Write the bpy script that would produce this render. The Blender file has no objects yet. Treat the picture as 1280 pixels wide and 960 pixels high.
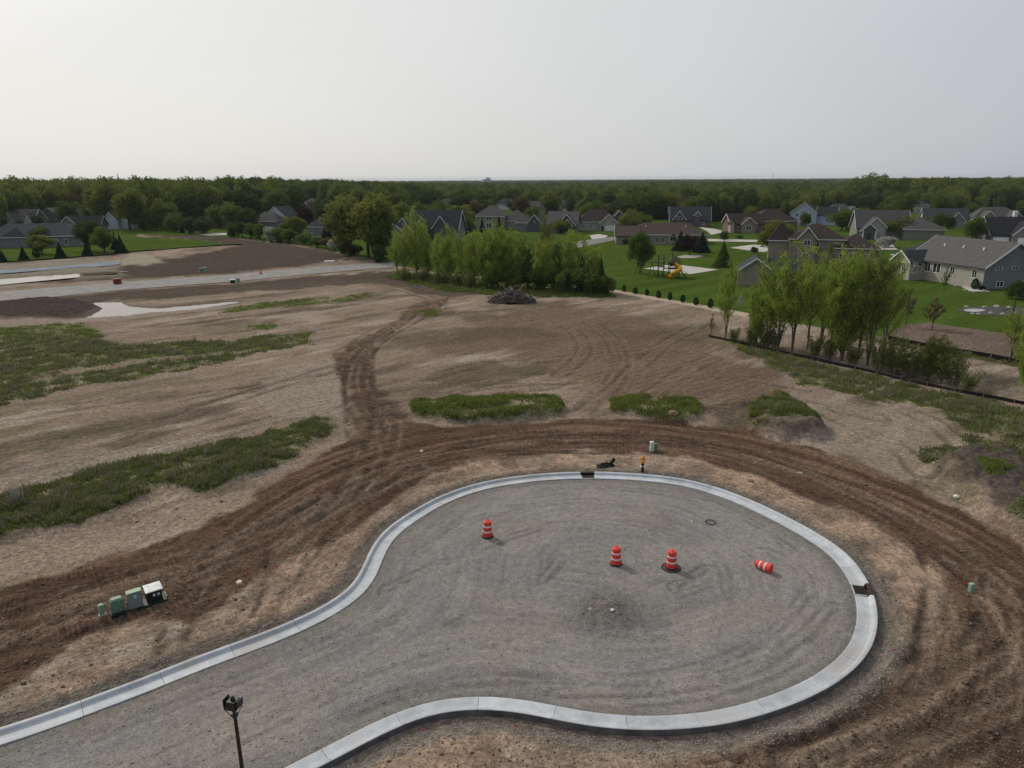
import bpy, math, random
import numpy as np
from mathutils import Matrix, Vector
R = math.radians
rng = np.random.default_rng(7)
random.seed(7)
scene = bpy.context.scene
COL = scene.collection

# ------------------------------------------------------------------ camera
CAM_H, PITCH, ROLL, FPX = 21.0, 16.1, -0.35, 888.0
cam_data = bpy.data.cameras.new('camera')
cam = bpy.data.objects.new('camera', cam_data)
COL.objects.link(cam)
scene.camera = cam
cam_data.sensor_width = 36.0
cam_data.lens = FPX / 1280 * 36
cam_data.clip_start = 0.5
cam_data.clip_end = 30000
CAM_R = Matrix.Rotation(R(90 - PITCH), 3, 'X') @ Matrix.Rotation(R(ROLL), 3, 'Z')
cam.matrix_world = Matrix.Translation((0, 0, CAM_H)) @ CAM_R.to_4x4()
CR = np.array(CAM_R)

# ------------------------------------------------------------------ world and sun
SUN_EL, SUN_AZ = 39.0, -43.0         # azimuth from +Y towards +X
sd = Vector((math.sin(R(SUN_AZ)) * math.cos(R(SUN_EL)), math.cos(R(SUN_AZ)) * math.cos(R(SUN_EL)), math.sin(R(SUN_EL))))
world = bpy.data.worlds.new('World'); scene.world = world
world.use_nodes = True
nt = world.node_tree; nt.nodes.clear()
def N(tree, t, **kw):
    n = tree.nodes.new(t)
    for k, v in kw.items(): setattr(n, k, v)
    return n
wo = N(nt, 'ShaderNodeOutputWorld')
sky = N(nt, 'ShaderNodeTexSky', sky_type='NISHITA')
sky.sun_disc = False; sky.sun_elevation = R(SUN_EL); sky.sun_rotation = R(SUN_AZ)
sky.air_density = 1.0; sky.dust_density = 3.0; sky.altitude = 250
b1 = N(nt, 'ShaderNodeBackground'); b1.inputs[1].default_value = 0.07
nt.links.new(sky.outputs[0], b1.inputs[0])
tc = N(nt, 'ShaderNodeTexCoord')
nrm = N(nt, 'ShaderNodeVectorMath', operation='NORMALIZE'); nt.links.new(tc.outputs['Generated'], nrm.inputs[0])
dt = N(nt, 'ShaderNodeVectorMath', operation='DOT_PRODUCT'); dt.inputs[1].default_value = sd
nt.links.new(nrm.outputs[0], dt.inputs[0])
rmp = N(nt, 'ShaderNodeValToRGB')   # thin high cloud: whiter towards the veiled sun, blue-grey away from it
mr = N(nt, 'ShaderNodeMapRange'); mr.inputs[1].default_value = -1; mr.inputs[2].default_value = 1
nt.links.new(dt.outputs['Value'], mr.inputs[0])
cn = N(nt, 'ShaderNodeTexNoise'); cn.inputs['Scale'].default_value = 2.2; cn.inputs['Detail'].default_value = 5
mp = N(nt, 'ShaderNodeMapping'); mp.inputs['Scale'].default_value = (1, 1, 5)
nt.links.new(nrm.outputs[0], mp.inputs[0]); nt.links.new(mp.outputs[0], cn.inputs['Vector'])
ad = N(nt, 'ShaderNodeMath', operation='MULTIPLY_ADD'); ad.inputs[1].default_value = 0.05
sb = N(nt, 'ShaderNodeMath', operation='SUBTRACT'); sb.inputs[1].default_value = 0.5
nt.links.new(cn.outputs['Fac'], sb.inputs[0]); nt.links.new(sb.outputs[0], ad.inputs[0]); nt.links.new(mr.outputs[0], ad.inputs[2])
nt.links.new(ad.outputs[0], rmp.inputs[0])
cr = rmp.color_ramp
cr.elements[0].position = 0.0; cr.elements[0].color = (.22, .27, .36, 1)
cr.elements[1].position = 1.0; cr.elements[1].color = (1.15, 1.13, 1.08, 1)
for p_, c_ in ((.45, (.33, .385, .48)), (.60, (.55, .575, .61)), (.72, (.665, .675, .69)), (.82, (.755, .757, .75)), (.92, (.86, .855, .825))):
    e = cr.elements.new(p_); e.color = (*c_, 1)
b2 = N(nt, 'ShaderNodeBackground'); b2.inputs[1].default_value = 1.0
nt.links.new(rmp.outputs[0], b2.inputs[0])
mx = N(nt, 'ShaderNodeMixShader'); mx.inputs[0].default_value = 0.86
nt.links.new(b1.outputs[0], mx.inputs[1]); nt.links.new(b2.outputs[0], mx.inputs[2]); nt.links.new(mx.outputs[0], wo.inputs[0])
sl = bpy.data.lights.new('sun', 'SUN'); sl.energy = 1.9; sl.angle = R(7); sl.color = (1, .93, .84)
so = bpy.data.objects.new('sun', sl); COL.objects.link(so)
so.rotation_euler = (-sd).to_track_quat('-Z', 'Y').to_euler()
so.location = (0, 0, 60)
scene.view_settings.view_transform = 'Standard'; scene.view_settings.look = 'None'
scene.view_settings.exposure = 0.0; scene.view_settings.gamma = 1.0
scene.render.engine = 'CYCLES'
scene.cycles.volume_bounces = 0
scene.cycles.max_bounces = 6; scene.cycles.diffuse_bounces = 3; scene.cycles.transparent_max_bounces = 8

# ------------------------------------------------------------------ picture to place
def unproj(px, py, z=0.0):
    """point of the level z that the photograph shows at pixel (px, py) of 1280x960"""
    px = np.asarray(px, float); py = np.asarray(py, float)
    d = np.stack([(px - 640) / FPX, -(py - 480) / FPX, -np.ones_like(px)], -1) @ CR.T
    t = (z - CAM_H) / d[..., 2]
    return d[..., :2] * t[..., None]
def at(px, py, z=0.0):
    p = unproj(px, py, z); return float(p[0]), float(p[1])
def depth(x, y, z=0.0):
    v = np.array([x, y, z - CAM_H]) @ CR
    return -v[2]
def proj(x, y, z=0.0):
    v = np.array([x, y, z - CAM_H]) @ CR
    return 640 + FPX * v[0] / -v[2], 480 - FPX * v[1] / -v[2]
def height_to(x, y, top_py):
    """height of an upright thing standing at x, y whose top shows at row top_py"""
    lo, hi = 0.0, 60.0
    for _ in range(40):
        m = (lo + hi) / 2
        if proj(x, y, m)[1] > top_py: lo = m
        else: hi = m
    return lo

# ------------------------------------------------------------------ noise
def _h(ix, iy, s):
    n = (ix.astype(np.int64) * 374761393 + iy.astype(np.int64) * 668265263 + s * 974634777) & 0xffffffff
    n = ((n ^ (n >> 13)) * 1274126177) & 0xffffffff
    n = n ^ (n >> 16)
    return (n & 0xffff) / 65535.0
def vnoise(x, y, s=0):
    fx = np.floor(x); fy = np.floor(y); u = x - fx; v = y - fy
    u = u * u * (3 - 2 * u); v = v * v * (3 - 2 * v)
    a = _h(fx, fy, s); b = _h(fx + 1, fy, s); c = _h(fx, fy + 1, s); d = _h(fx + 1, fy + 1, s)
    return (a * (1 - u) + b * u) * (1 - v) + (c * (1 - u) + d * u) * v
def fbm(x, y, s=0, o=4):
    r = 0; a = .5; t = 0
    for k in range(o):
        r = r + a * vnoise(x, y, s + k * 17); t += a; a *= .5
        x, y = x * 2.03 + 5.1 - y * .3, y * 2.03 + 1.7 + x * .3
    return r / t
def sstep(a, b, x):
    t = np.clip((x - a) / (b - a), 0, 1); return t * t * (3 - 2 * t)
def sdf(poly, x, y):
    """signed distance in metres, positive inside"""
    P = poly; Q = np.roll(P, -1, 0)
    d = np.full(x.shape, 1e18); ins = np.zeros(x.shape, bool)
    for (ax, ay), (bx, by) in zip(P, Q):
        ex, ey = bx - ax, by - ay; wx = x - ax; wy = y - ay
        t = np.clip((wx * ex + wy * ey) / (ex * ex + ey * ey + 1e-12), 0, 1)
        d = np.minimum(d, (wx - ex * t) ** 2 + (wy - ey * t) ** 2)
        if ay != by:
            ins ^= ((ay > y) != (by > y)) & (x < (bx - ax) * (y - ay) / (by - ay) + ax)
    return np.where(ins, 1, -1) * np.sqrt(d)
def zone(px_poly, x, y, soft=.3, rag=.6, seed=1, fr=.6):
    P = unproj(*np.array(px_poly, float).T)
    m = np.zeros(x.shape)
    pad = soft + rag + .5
    lo = P.min(0) - pad; hi = P.max(0) + pad
    k = (x > lo[0]) & (x < hi[0]) & (y > lo[1]) & (y < hi[1])
    if k.any():
        xx, yy = x[k], y[k]
        s = sdf(P, xx, yy) + rag * 2 * (fbm(xx * fr, yy * fr, seed, 4) - .5)
        m[k] = sstep(-soft, soft, s)
    return m
def polyline(pts, x, y):
    """nearest point on an open path: arclength s and distance t (left of the path positive)"""
    best = np.full(x.shape, 1e18); S = np.zeros(x.shape); T = np.zeros(x.shape)
    acc = 0.0
    for (ax, ay), (bx, by) in zip(pts[:-1], pts[1:]):
        ex, ey = bx - ax, by - ay; L = math.hypot(ex, ey); wx = x - ax; wy = y - ay
        t = np.clip((wx * ex + wy * ey) / (L * L), 0, 1)
        dx = wx - ex * t; dy = wy - ey * t; d = dx * dx + dy * dy
        k = d < best
        best = np.where(k, d, best); S = np.where(k, acc + t * L, S)
        T = np.where(k, np.sign(ex * wy - ey * wx) * np.sqrt(d), T)
        acc += L
    return S, T
def smooth_path(px_pts, z=0.0, step=.5, it=3):
    P = unproj(*np.array(px_pts, float).T, z)
    for _ in range(it):                                   # Chaikin, ends kept
        q = P[:-1] * .75 + P[1:] * .25; r = P[:-1] * .25 + P[1:] * .75
        P = np.concatenate([P[:1], np.stack([q, r], 1).reshape(-1, 2), P[-1:]])
    d = np.r_[0, np.cumsum(np.hypot(*np.diff(P, axis=0).T))]
    n = max(2, int(d[-1] / step)); s = np.linspace(0, d[-1], n)
    P = np.stack([np.interp(s, d, P[:, 0]), np.interp(s, d, P[:, 1])], 1)
    for _ in range(6):
        P[1:-1] = P[1:-1] * .5 + (P[:-2] + P[2:]) * .25
    return P

# ------------------------------------------------------------------ objects
def tag(o, label=None, cat=None, group=None, kind=None):
    if label: o['label'] = label
    if cat: o['category'] = cat
    if group: o['group'] = group
    if kind: o['kind'] = kind
    return o
def link(name, me, parent=None, mat=None):
    o = bpy.data.objects.new(name, me); COL.objects.link(o)
    if parent: o.parent = parent
    if mat and me and not me.materials: me.materials.append(mat)
    return o
def empty(name, loc, rz=0, sc=(1, 1, 1)):
    o = bpy.data.objects.new(name, None); COL.objects.link(o)
    o.location = loc; o.rotation_euler = (0, 0, rz); o.scale = sc; o.empty_display_size = .3
    return o
def copy_tree(o, parent=None):
    c = o.copy(); COL.objects.link(c); c.parent = parent
    for ch in list(o.children): copy_tree(ch, c)
    return c
class MB:
    def __init__(s): s.v = []; s.f = []
    def add(s, v, f):
        n = len(s.v); s.v += [tuple(p) for p in v]; s.f += [tuple(i + n for i in q) for q in f]; return s
    def box(s, x0, x1, y0, y1, z0, z1, rz=0, o=(0, 0, 0), bev=0):
        c, sn = math.cos(rz), math.sin(rz)
        if bev:
            b = bev; v = []
            for z, i in ((z0, b), (z0 + b, 0), (z1 - b, 0), (z1, b)):
                for (x, y) in ((x0 + b, y0), (x1 - b, y0), (x1, y0 + b), (x1, y1 - b), (x1 - b, y1), (x0 + b, y1), (x0, y1 - b), (x0, y0 + b)):
                    cx, cy = (x0 + x1) / 2, (y0 + y1) / 2
                    v.append((x - math.copysign(min(i, abs(x - cx)), x - cx), y - math.copysign(min(i, abs(y - cy)), y - cy), z))
            f = [(7, 6, 5, 4, 3, 2, 1, 0), tuple(24 + k for k in range(8))]
            for r in range(3):
                for k in range(8): f.append((r * 8 + k, r * 8 + (k + 1) % 8, r * 8 + 8 + (k + 1) % 8, r * 8 + 8 + k))
        else:
            v = [(x, y, z) for z in (z0, z1) for (x, y) in ((x0, y0), (x1, y0), (x1, y1), (x0, y1))]
            f = [(3, 2, 1, 0), (4, 5, 6, 7), (0, 1, 5, 4), (1, 2, 6, 5), (2, 3, 7, 6), (3, 0, 4, 7)]
        return s.add([(o[0] + x * c - y * sn, o[1] + x * sn + y * c, o[2] + z) for x, y, z in v], f)
    def tube(s, a, b, ra, rb=None, n=8, cap=True):
        rb = ra if rb is None else rb
        a = Vector(a); b = Vector(b); d = (b - a).normalized()
        u = d.orthogonal().normalized(); w = d.cross(u)
        v = []
        for p, r in ((a, ra), (b, rb)):
            for k in range(n):
                t = 2 * math.pi * k / n; v.append(p + (u * math.cos(t) + w * math.sin(t)) * r)
        f = [(k, (k + 1) % n, n + (k + 1) % n, n + k) for k in range(n)]
        if cap: f += [tuple(range(n - 1, -1, -1)), tuple(range(n, 2 * n))]
        return s.add(v, f)
    def path(s, pts, rad, n=6, cap=True):
        """bent tube through pts"""
        pts = [Vector(p) for p in pts]; v = []
        ref = None
        for i, p in enumerate(pts):
            d = (pts[min(i + 1, len(pts) - 1)] - pts[max(i - 1, 0)]).normalized()
            if ref is None: ref = d.orthogonal().normalized()
            u = (ref - d * ref.dot(d)).normalized(); ref = u; w = d.cross(u)
            r = rad[i] if hasattr(rad, '__len__') else rad
            for k in range(n):
                t = 2 * math.pi * k / n; v.append(p + (u * math.cos(t) + w * math.sin(t)) * r)
        f = [(i * n + k, i * n + (k + 1) % n, i * n + n + (k + 1) % n, i * n + n + k) for i in range(len(pts) - 1) for k in range(n)]
        if cap: f += [tuple(range(n - 1, -1, -1)), tuple(range((len(pts) - 1) * n, len(pts) * n))]
        return s.add(v, f)
    def lathe(s, prof, n=16, o=(0, 0, 0), cap=True):
        v = [(o[0] + r * math.cos(2 * math.pi * k / n), o[1] + r * math.sin(2 * math.pi * k / n), o[2] + z) for r, z in prof for k in range(n)]
        m = len(prof)
        f = [(i * n + k, i * n + (k + 1) % n, i * n + n + (k + 1) % n, i * n + n + k) for i in range(m - 1) for k in range(n)]
        if cap: f += [tuple(range(n - 1, -1, -1)), tuple(range((m - 1) * n, m * n))]
        return s.add(v, f)
    def mesh(s, name, mat=None, smooth=False):
        me = bpy.data.meshes.new(name); me.from_pydata([tuple(p) for p in s.v], [], s.f); me.update()
        if mat: me.materials.append(mat)
        if smooth: me.polygons.foreach_set('use_smooth', [True] * len(me.polygons))
        return me
    def build(s, name, mat, parent=None, smooth=False):
        return link(name, s.mesh(name, mat, smooth), parent)

# ------------------------------------------------------------------ materials
def newmat(name):
    m = bpy.data.materials.new(name); m.use_nodes = True
    return m, m.node_tree, m.node_tree.nodes['Principled BSDF']
def simple(name, col, rough=.8, metal=0, var=.12, scale=3.0, bump=0.0, spec=.3, detail=4):
    m, t, p = newmat(name)
    p.inputs['Roughness'].default_value = rough; p.inputs['Metallic'].default_value = metal
    p.inputs['Specular IOR Level'].default_value = spec
    tc = N(t, 'ShaderNodeTexCoord'); nz = N(t, 'ShaderNodeTexNoise')
    nz.inputs['Scale'].default_value = scale; nz.inputs['Detail'].default_value = detail
    t.links.new(tc.outputs['Object'], nz.inputs['Vector'])
    r = N(t, 'ShaderNodeMapRange'); r.inputs[1].default_value = .3; r.inputs[2].default_value = .7
    r.inputs[3].default_value = 1 - var; r.inputs[4].default_value = 1 + var
    t.links.new(nz.outputs['Fac'], r.inputs[0])
    v = N(t, 'ShaderNodeVectorMath', operation='SCALE'); v.inputs[0].default_value = col
    t.links.new(r.outputs[0], v.inputs['Scale']); t.links.new(v.outputs[0], p.inputs['Base Color'])
    if bump:
        b = N(t, 'ShaderNodeBump'); b.inputs['Strength'].default_value = 1; b.inputs['Distance'].default_value = bump
        t.links.new(nz.outputs['Fac'], b.inputs['Height']); t.links.new(b.outputs[0], p.inputs['Normal'])
    return m
def leafmat(name, c1, c2, trans=.35):
    """leaf colour varies leaf by leaf (attribute) and tree by tree (object random)"""
    m, t, p = newmat(name)
    p.inputs['Roughness'].default_value = .75; p.inputs['Specular IOR Level'].default_value = .06
    a = N(t, 'ShaderNodeAttribute', attribute_name='tint')
    oi = N(t, 'ShaderNodeObjectInfo')
    mixf = N(t, 'ShaderNodeMath', operation='MULTIPLY_ADD'); mixf.inputs[1].default_value = .55
    mul = N(t, 'ShaderNodeMath', operation='MULTIPLY'); mul.inputs[1].default_value = .45
    t.links.new(oi.outputs['Random'], mul.inputs[0]); t.links.new(a.outputs['Fac'], mixf.inputs[0]); t.links.new(mul.outputs[0], mixf.inputs[2])
    c = N(t, 'ShaderNodeMix', data_type='RGBA'); c.inputs[6].default_value = (*c1, 1); c.inputs[7].default_value = (*c2, 1)
    t.links.new(mixf.outputs[0], c.inputs[0]); t.links.new(c.outputs[2], p.inputs['Base Color'])
    tr = N(t, 'ShaderNodeBsdfTranslucent'); t.links.new(c.outputs[2], tr.inputs[0])
    ms = N(t, 'ShaderNodeMixShader'); ms.inputs[0].default_value = trans
    t.links.new(p.outputs[0], ms.inputs[1]); t.links.new(tr.outputs[0], ms.inputs[2])
    t.links.new(ms.outputs[0], t.nodes['Material Output'].inputs[0])
    return m
M = {}
M['bark'] = simple('bark', (.10, .085, .07), .9, var=.3, scale=12)
M['bark_dark'] = simple('bark_dark', (.05, .042, .035), .9, var=.3, scale=12)
M['deadwood'] = simple('deadwood', (.20, .17, .14), .9, var=.35, scale=2)
M['leaf_bright'] = leafmat('leaf_bright', (.19, .27, .035), (.32, .38, .07), .52)
M['leaf_mid'] = leafmat('leaf_mid', (.072, .120, .024), (.135, .18, .036), .38)
M['leaf_dark'] = leafmat('leaf_dark', (.042, .076, .022), (.080, .118, .032), .3)
M['leaf_olive'] = leafmat('leaf_olive', (.12, .15, .03), (.20, .215, .05), .4)
M['leaf_rust'] = leafmat('leaf_rust', (.10, .07, .04), (.16, .12, .06), .3)
M['leaf_purple'] = leafmat('leaf_purple', (.022, .012, .016), (.05, .024, .028), .2)
M['blossom'] = leafmat('blossom', (.30, .30, .24), (.46, .45, .40), .3)
M['needles'] = leafmat('needles', (.014, .032, .018), (.028, .055, .028), .12)
M['arbor'] = leafmat('arbor', (.02, .042, .018), (.035, .065, .025), .15)
M['brush'] = leafmat('brush', (.10, .13, .035), (.19, .20, .07), .4)
M['twig'] = leafmat('twig', (.10, .085, .065), (.17, .15, .12), .1)
M['grass_blade'] = leafmat('grass_blade', (.095, .130, .026), (.21, .24, .06), .4)
M['dry_blade'] = leafmat('dry_blade', (.13, .13, .07), (.25, .23, .15), .3)
M['concrete'] = simple('concrete', (.50, .515, .53), .75, var=.13, scale=1.7, detail=9)
M['concrete_path'] = simple('concrete_path', (.42, .40, .37), .85, var=.08, scale=.3)
M['asphalt'] = simple('asphalt', (.17, .17, .165), .9, var=.1, scale=.3)
M['black_metal'] = simple('black_metal', (.012, .012, .013), .4, var=.2, scale=20, spec=.5)
M['iron'] = simple('iron', (.05, .034, .026), .8, metal=.2, var=.4, scale=9)
M['pit'] = simple('pit', (.01, .009, .008), .95)
M['orange_plastic'] = simple('orange_plastic', (.66, .055, .035), .5, var=.10, scale=5, spec=.4)
M['reflective_white'] = simple('reflective_white', (.72, .66, .64), .45, var=.08, scale=9)
M['rubber'] = simple('rubber', (.022, .021, .021), .85, var=.25, scale=9)
M['green_box'] = simple('green_box', (.12, .205, .145), .5, var=.09, scale=4, spec=.4)
M['pale_green_box'] = simple('pale_green_box', (.26, .36, .24), .5, var=.1, scale=5)
M['grey_green_box'] = simple('grey_green_box', (.22, .27, .245), .5, var=.1, scale=4)
M['dark_green_box'] = simple('dark_green_box', (.018, .024, .02), .5, var=.2, scale=6)
M['silver'] = simple('silver', (.55, .56, .58), .32, metal=.75, var=.2, scale=4)
M['white_paint'] = simple('white_paint', (.72, .72, .70), .6, var=.05)
M['sticker'] = simple('sticker', (.60, .62, .60), .6, var=.05)
M['hydrant_yellow'] = simple('hydrant_yellow', (.62, .26, .03), .45, var=.12, scale=8)
M['hydrant_black'] = simple('hydrant_black', (.02, .02, .02), .5)
M['flag_red'] = simple('flag_red', (.65, .05, .04), .6)
M['flag_pink'] = simple('flag_pink', (.75, .06, .20), .6)
M['slide_yellow'] = simple('slide_yellow', (.62, .33, .02), .4, var=.06)
M['play_wood'] = simple('play_wood', (.055, .038, .028), .8, var=.3)
M['red_metal'] = simple('red_metal', (.20, .03, .025), .6)
M['glass'] = simple('glass', (.03, .035, .04), .12, spec=.8, var=.2)
M['stone'] = simple('stone', (.34, .30, .26), .9, var=.3, scale=6, bump=.02)
M['fabric_black'] = simple('fabric_black', (.012, .012, .012), .9, var=.4, scale=8)
M['textile_blue'] = simple('textile_blue', (.13, .16, .19), .85, var=.35, scale=.25)

# ------------------------------------------------------------------ the kerb line (back of kerb, z = .15)
CURB_PX = [(-330, 1010), (-120, 945), (0, 909), (64, 889), (124, 866), (187, 844), (240, 821), (311, 797), (382, 769), (420, 748), (442, 731), (453, 709), (463, 684),
           (479, 662), (501, 647), (531, 628), (569, 611), (610, 600), (662, 592.5), (700, 590), (745, 588.8), (800, 591.5), (837, 595), (875, 602), (912, 613.5),
           (950, 629), (987, 647), (1025, 667), (1059, 690), (1076, 710), (1087, 728), (1095, 747), (1099, 772), (1096, 795), (1088, 816), (1070, 836), (1040, 859),
           (1002, 877), (961, 892), (912, 905), (875, 910), (837, 912.5), (800, 913), (775, 912), (730, 907), (692, 899), (662, 892), (640, 888), (602, 885),
           (561, 887), (524, 896), (494, 909), (456, 928), (434, 941), (400, 958), (300, 1010), (150, 1092), (0, 1180)]
PATH = smooth_path(CURB_PX, .15, .5, 3)
CW = 0.92                                    # kerb and gutter width
_C = PATH[:-1:2] if len(PATH) % 2 == 0 else PATH[::2]

U = np.array([math.cos(R(42)), math.sin(R(42))])      # the site's own grid
V = np.array([-U[1], U[0]])
FAN = dict(
 haul=[(-60, 765), (0, 737), (60, 722), (130, 700), (190, 680), (245, 663), (290, 643), (322, 625), (322, 612), (350, 598), (380, 580), (410, 560), (440, 545), (470, 528), (500, 527),
       (560, 532), (640, 530), (700, 524), (800, 523), (870, 530), (920, 536), (960, 550), (1020, 562), (1080, 583), (1140, 607), (1190, 632), (1240, 662), (1290, 695), (1400, 760), (1500, 960), (1500, 1200), (600, 1200),
       (700, 985), (800, 968), (900, 952), (990, 925), (1060, 888), (1110, 845), (1150, 805), (1170, 770), (1185, 745), (1178, 715), (1130, 682), (1080, 652), (1020, 626), (960, 602), (900, 582), (860, 572),
       (800, 564), (720, 565), (640, 573), (590, 580), (545, 592), (500, 612), (470, 640), (440, 662), (400, 680), (350, 700), (300, 735), (250, 770), (170, 778), (110, 790), (60, 830), (0, 868), (-60, 890)],
 junction=[(425, 440), (440, 430), (470, 415), (500, 395), (520, 380), (560, 372), (560, 380), (520, 395), (490, 412), (470, 430), (462, 455), (470, 480), (490, 505), (520, 535), (440, 550), (445, 520), (432, 480), (413, 442)],
 strip_a=[(-60, 640), (0, 625), (40, 612), (100, 595), (150, 583), (210, 573), (260, 560), (330, 543), (380, 530), (412, 523), (424, 532), (405, 547), (385, 555), (372, 570), (340, 585), (300, 600), (260, 611), (230, 613), (200, 612), (170, 625), (140, 640), (100, 652), (60, 662), (20, 672), (-60, 690)],
 strip_b=[(-80, 412), (0, 410), (40, 407), (95, 403), (122, 414), (135, 430), (215, 424), (290, 428), (330, 420), (385, 414), (386, 431), (330, 440), (280, 452), (200, 468), (120, 480), (60, 492), (0, 506), (-80, 520)],
 strip_b_gap=[(150, 433), (220, 426), (300, 418), (340, 412), (300, 408), (220, 410), (160, 415), (130, 422)],
 strip_b_gap2=[(60, 478), (130, 462), (220, 450), (300, 441), (385, 431), (320, 438), (220, 443), (120, 455), (0, 470)],
 strip_c=[(215, 419), (260, 409), (345, 404), (342, 411), (290, 417), (225, 425)],
 strip_d=[(265, 389), (320, 379), (390, 372), (412, 373), (410, 379), (350, 385), (280, 391)],
 strip_d2=[(415, 376), (440, 368), (465, 367), (466, 372), (430, 378)],
 strip_d3=[(515, 391), (540, 387), (562, 392), (545, 397), (522, 396)],
 bank_e=[(507, 512), (520, 505), (560, 503), (600, 502), (660, 501), (695, 502), (703, 508), (700, 519), (670, 524), (640, 528), (560, 528), (520, 521)],
 bank_f=[(762, 504), (800, 500), (840, 504), (868, 506), (878, 514), (874, 524), (850, 530), (800, 521), (765, 516)],
 right_strip=[(905, 430), (930, 425), (1005, 448), (1080, 466), (1161, 486), (1224, 499), (1290, 514), (1400, 540), (1400, 600), (1330, 580), (1280, 562), (1230, 545), (1195, 538), (1182, 525), (1161, 512), (1139, 504), (1083, 499), (1042, 488), (1005, 482), (975, 462), (940, 444)],
 right_patch=[(1156, 562), (1190, 557), (1222, 562), (1220, 573), (1190, 580), (1158, 576)],
 right_patch2=[(1195, 540), (1240, 548), (1290, 565), (1290, 580), (1240, 565), (1200, 552)],
 belt=[(480, 345), (500, 340), (560, 345), (640, 350), (700, 357), (765, 366), (770, 371), (700, 372), (640, 370), (600, 368), (560, 366), (520, 356)],
 pale_left=[(-60, 742), (0, 730), (70, 706), (140, 690), (200, 672), (245, 660), (290, 642), (325, 622), (322, 611), (290, 615), (230, 630), (160, 655), (90, 672), (30, 690), (-60, 712)],
 pale_left2=[(-40, 600), (0, 590), (80, 570), (160, 560), (260, 545), (330, 525), (385, 515), (300, 545), (210, 565), (120, 590), (40, 608), (-40, 625)],
 pale_mid=[(330, 470), (380, 455), (425, 450), (432, 480), (440, 510), (455, 540), (430, 545), (412, 522), (380, 518), (330, 520), (320, 490)],
 dark_l1=[(-40, 560), (0, 555), (60, 540), (120, 528), (200, 520), (160, 540), (80, 560), (0, 575), (-40, 580)],
 dark_l2=[(190, 565), (250, 545), (290, 542), (330, 530), (280, 550), (220, 568)],
 mid_brown=[(520, 440), (600, 400), (700, 380), (820, 400), (900, 440), (970, 470), (1010, 500), (930, 510), (860, 505), (760, 500), (700, 470), (640, 440)],
 mid_dark=[(530, 478), (560, 460), (620, 452), (690, 455), (680, 470), (640, 480), (560, 490)],
 mid_dark2=[(470, 420), (540, 412), (620, 408), (700, 415), (680, 425), (580, 428), (500, 440)],
 mid_dark3=[(700, 420), (780, 412), (900, 415), (990, 440), (900, 432), (800, 424)],
 sandy_r=[(985, 492), (1040, 500), (1100, 510), (1170, 520), (1190, 545), (1170, 560), (1150, 580), (1160, 600), (1130, 598), (1090, 582), (1040, 562), (1030, 545), (1010, 520), (1000, 505)],
 far_dark=[(-200, 352), (-40, 362), (0, 356), (160, 349), (290, 341), (400, 330), (440, 320), (405, 312), (330, 302), (260, 294), (180, 294), (250, 300), (300, 307), (220, 322), (160, 330), (100, 345), (0, 352), (-200, 365)],
 far_dark2=[(-200, 390), (0, 380), (150, 364), (290, 355), (400, 345), (500, 338), (560, 355), (600, 368), (540, 372), (480, 355), (400, 358), (300, 366), (200, 375), (150, 374), (130, 378), (120, 388), (90, 398), (0, 400), (-200, 420)],
 pale_far=[(150, 326), (165, 319), (190, 319), (206, 328), (180, 332), (150, 331)],
 pale_far2=[(-200, 338), (0, 330), (60, 326), (130, 322), (150, 330), (150, 346), (0, 354), (-200, 362)],
 pale_pud=[(-100, 405), (0, 398), (90, 398), (160, 394), (260, 382), (330, 375), (420, 363), (460, 362), (380, 372), (260, 388), (160, 400), (60, 408), (-100, 418)],
 pond_near=[(93, 397), (116, 391), (127, 384), (118, 377.5), (135, 377), (150, 376), (158, 381), (200, 383), (240, 380), (280, 376), (305, 375), (285, 380), (235, 386.5), (185, 391), (160, 394), (130, 396)],
 pond_far=[(-260, 366), (0, 348), (60, 344), (110, 340), (170, 338.5), (120, 345), (60, 350), (0, 355), (-260, 378)],
 pile_r=[(1172, 592), (1195, 578), (1235, 572), (1262, 580), (1290, 600), (1360, 650), (1380, 740), (1310, 705), (1275, 668), (1245, 645), (1215, 622), (1185, 606)],
 pile_l=[(-120, 374), (0, 372), (60, 374), (105, 378), (123, 384), (112, 391), (80, 396), (0, 398), (-120, 410)],
 mound=[(930, 522), (945, 511), (975, 506), (1000, 516), (1020, 530), (1030, 543), (1010, 551), (975, 549), (940, 542)],
 darkf=[(870, 512), (930, 505), (945, 540), (900, 532)],
 stone=[(745, 358), (766, 361.5), (830, 373), (893, 384), (937, 391.5), (960, 397), (944, 399), (916, 393.5), (869, 383.5), (791, 370), (745, 362)],
 silt_soil=[(1130, 406), (1161, 403), (1192, 408), (1249, 416), (1300, 421), (1400, 440), (1400, 480), (1271, 452), (1210, 442), (1146, 430), (1110, 425)],
 silt_green=[(1060, 416), (1100, 424), (1146, 430), (1210, 442), (1271, 452), (1400, 480), (1400, 486), (1271, 458), (1146, 436), (1060, 422)],
 site=[(-2500, 420), (-400, 365), (-60, 333), (0, 328), (85, 323), (150, 317.5), (165, 315), (210, 310.5), (300, 306), (240, 299), (172, 296), (172, 293.5), (251, 295), (302, 297.5), (334, 302), (371, 306), (409, 312.5), (439, 319), (470, 325), (487, 330),
       (540, 340), (640, 350), (745, 359), (791, 369), (869, 383), (944, 398), (1030, 410), (1100, 421), (1125, 410), (1161, 403), (1192, 408.5), (1249, 416), (1300, 421), (1700, 470), (2600, 800), (3000, 2600), (-2500, 2600)],
)
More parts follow.
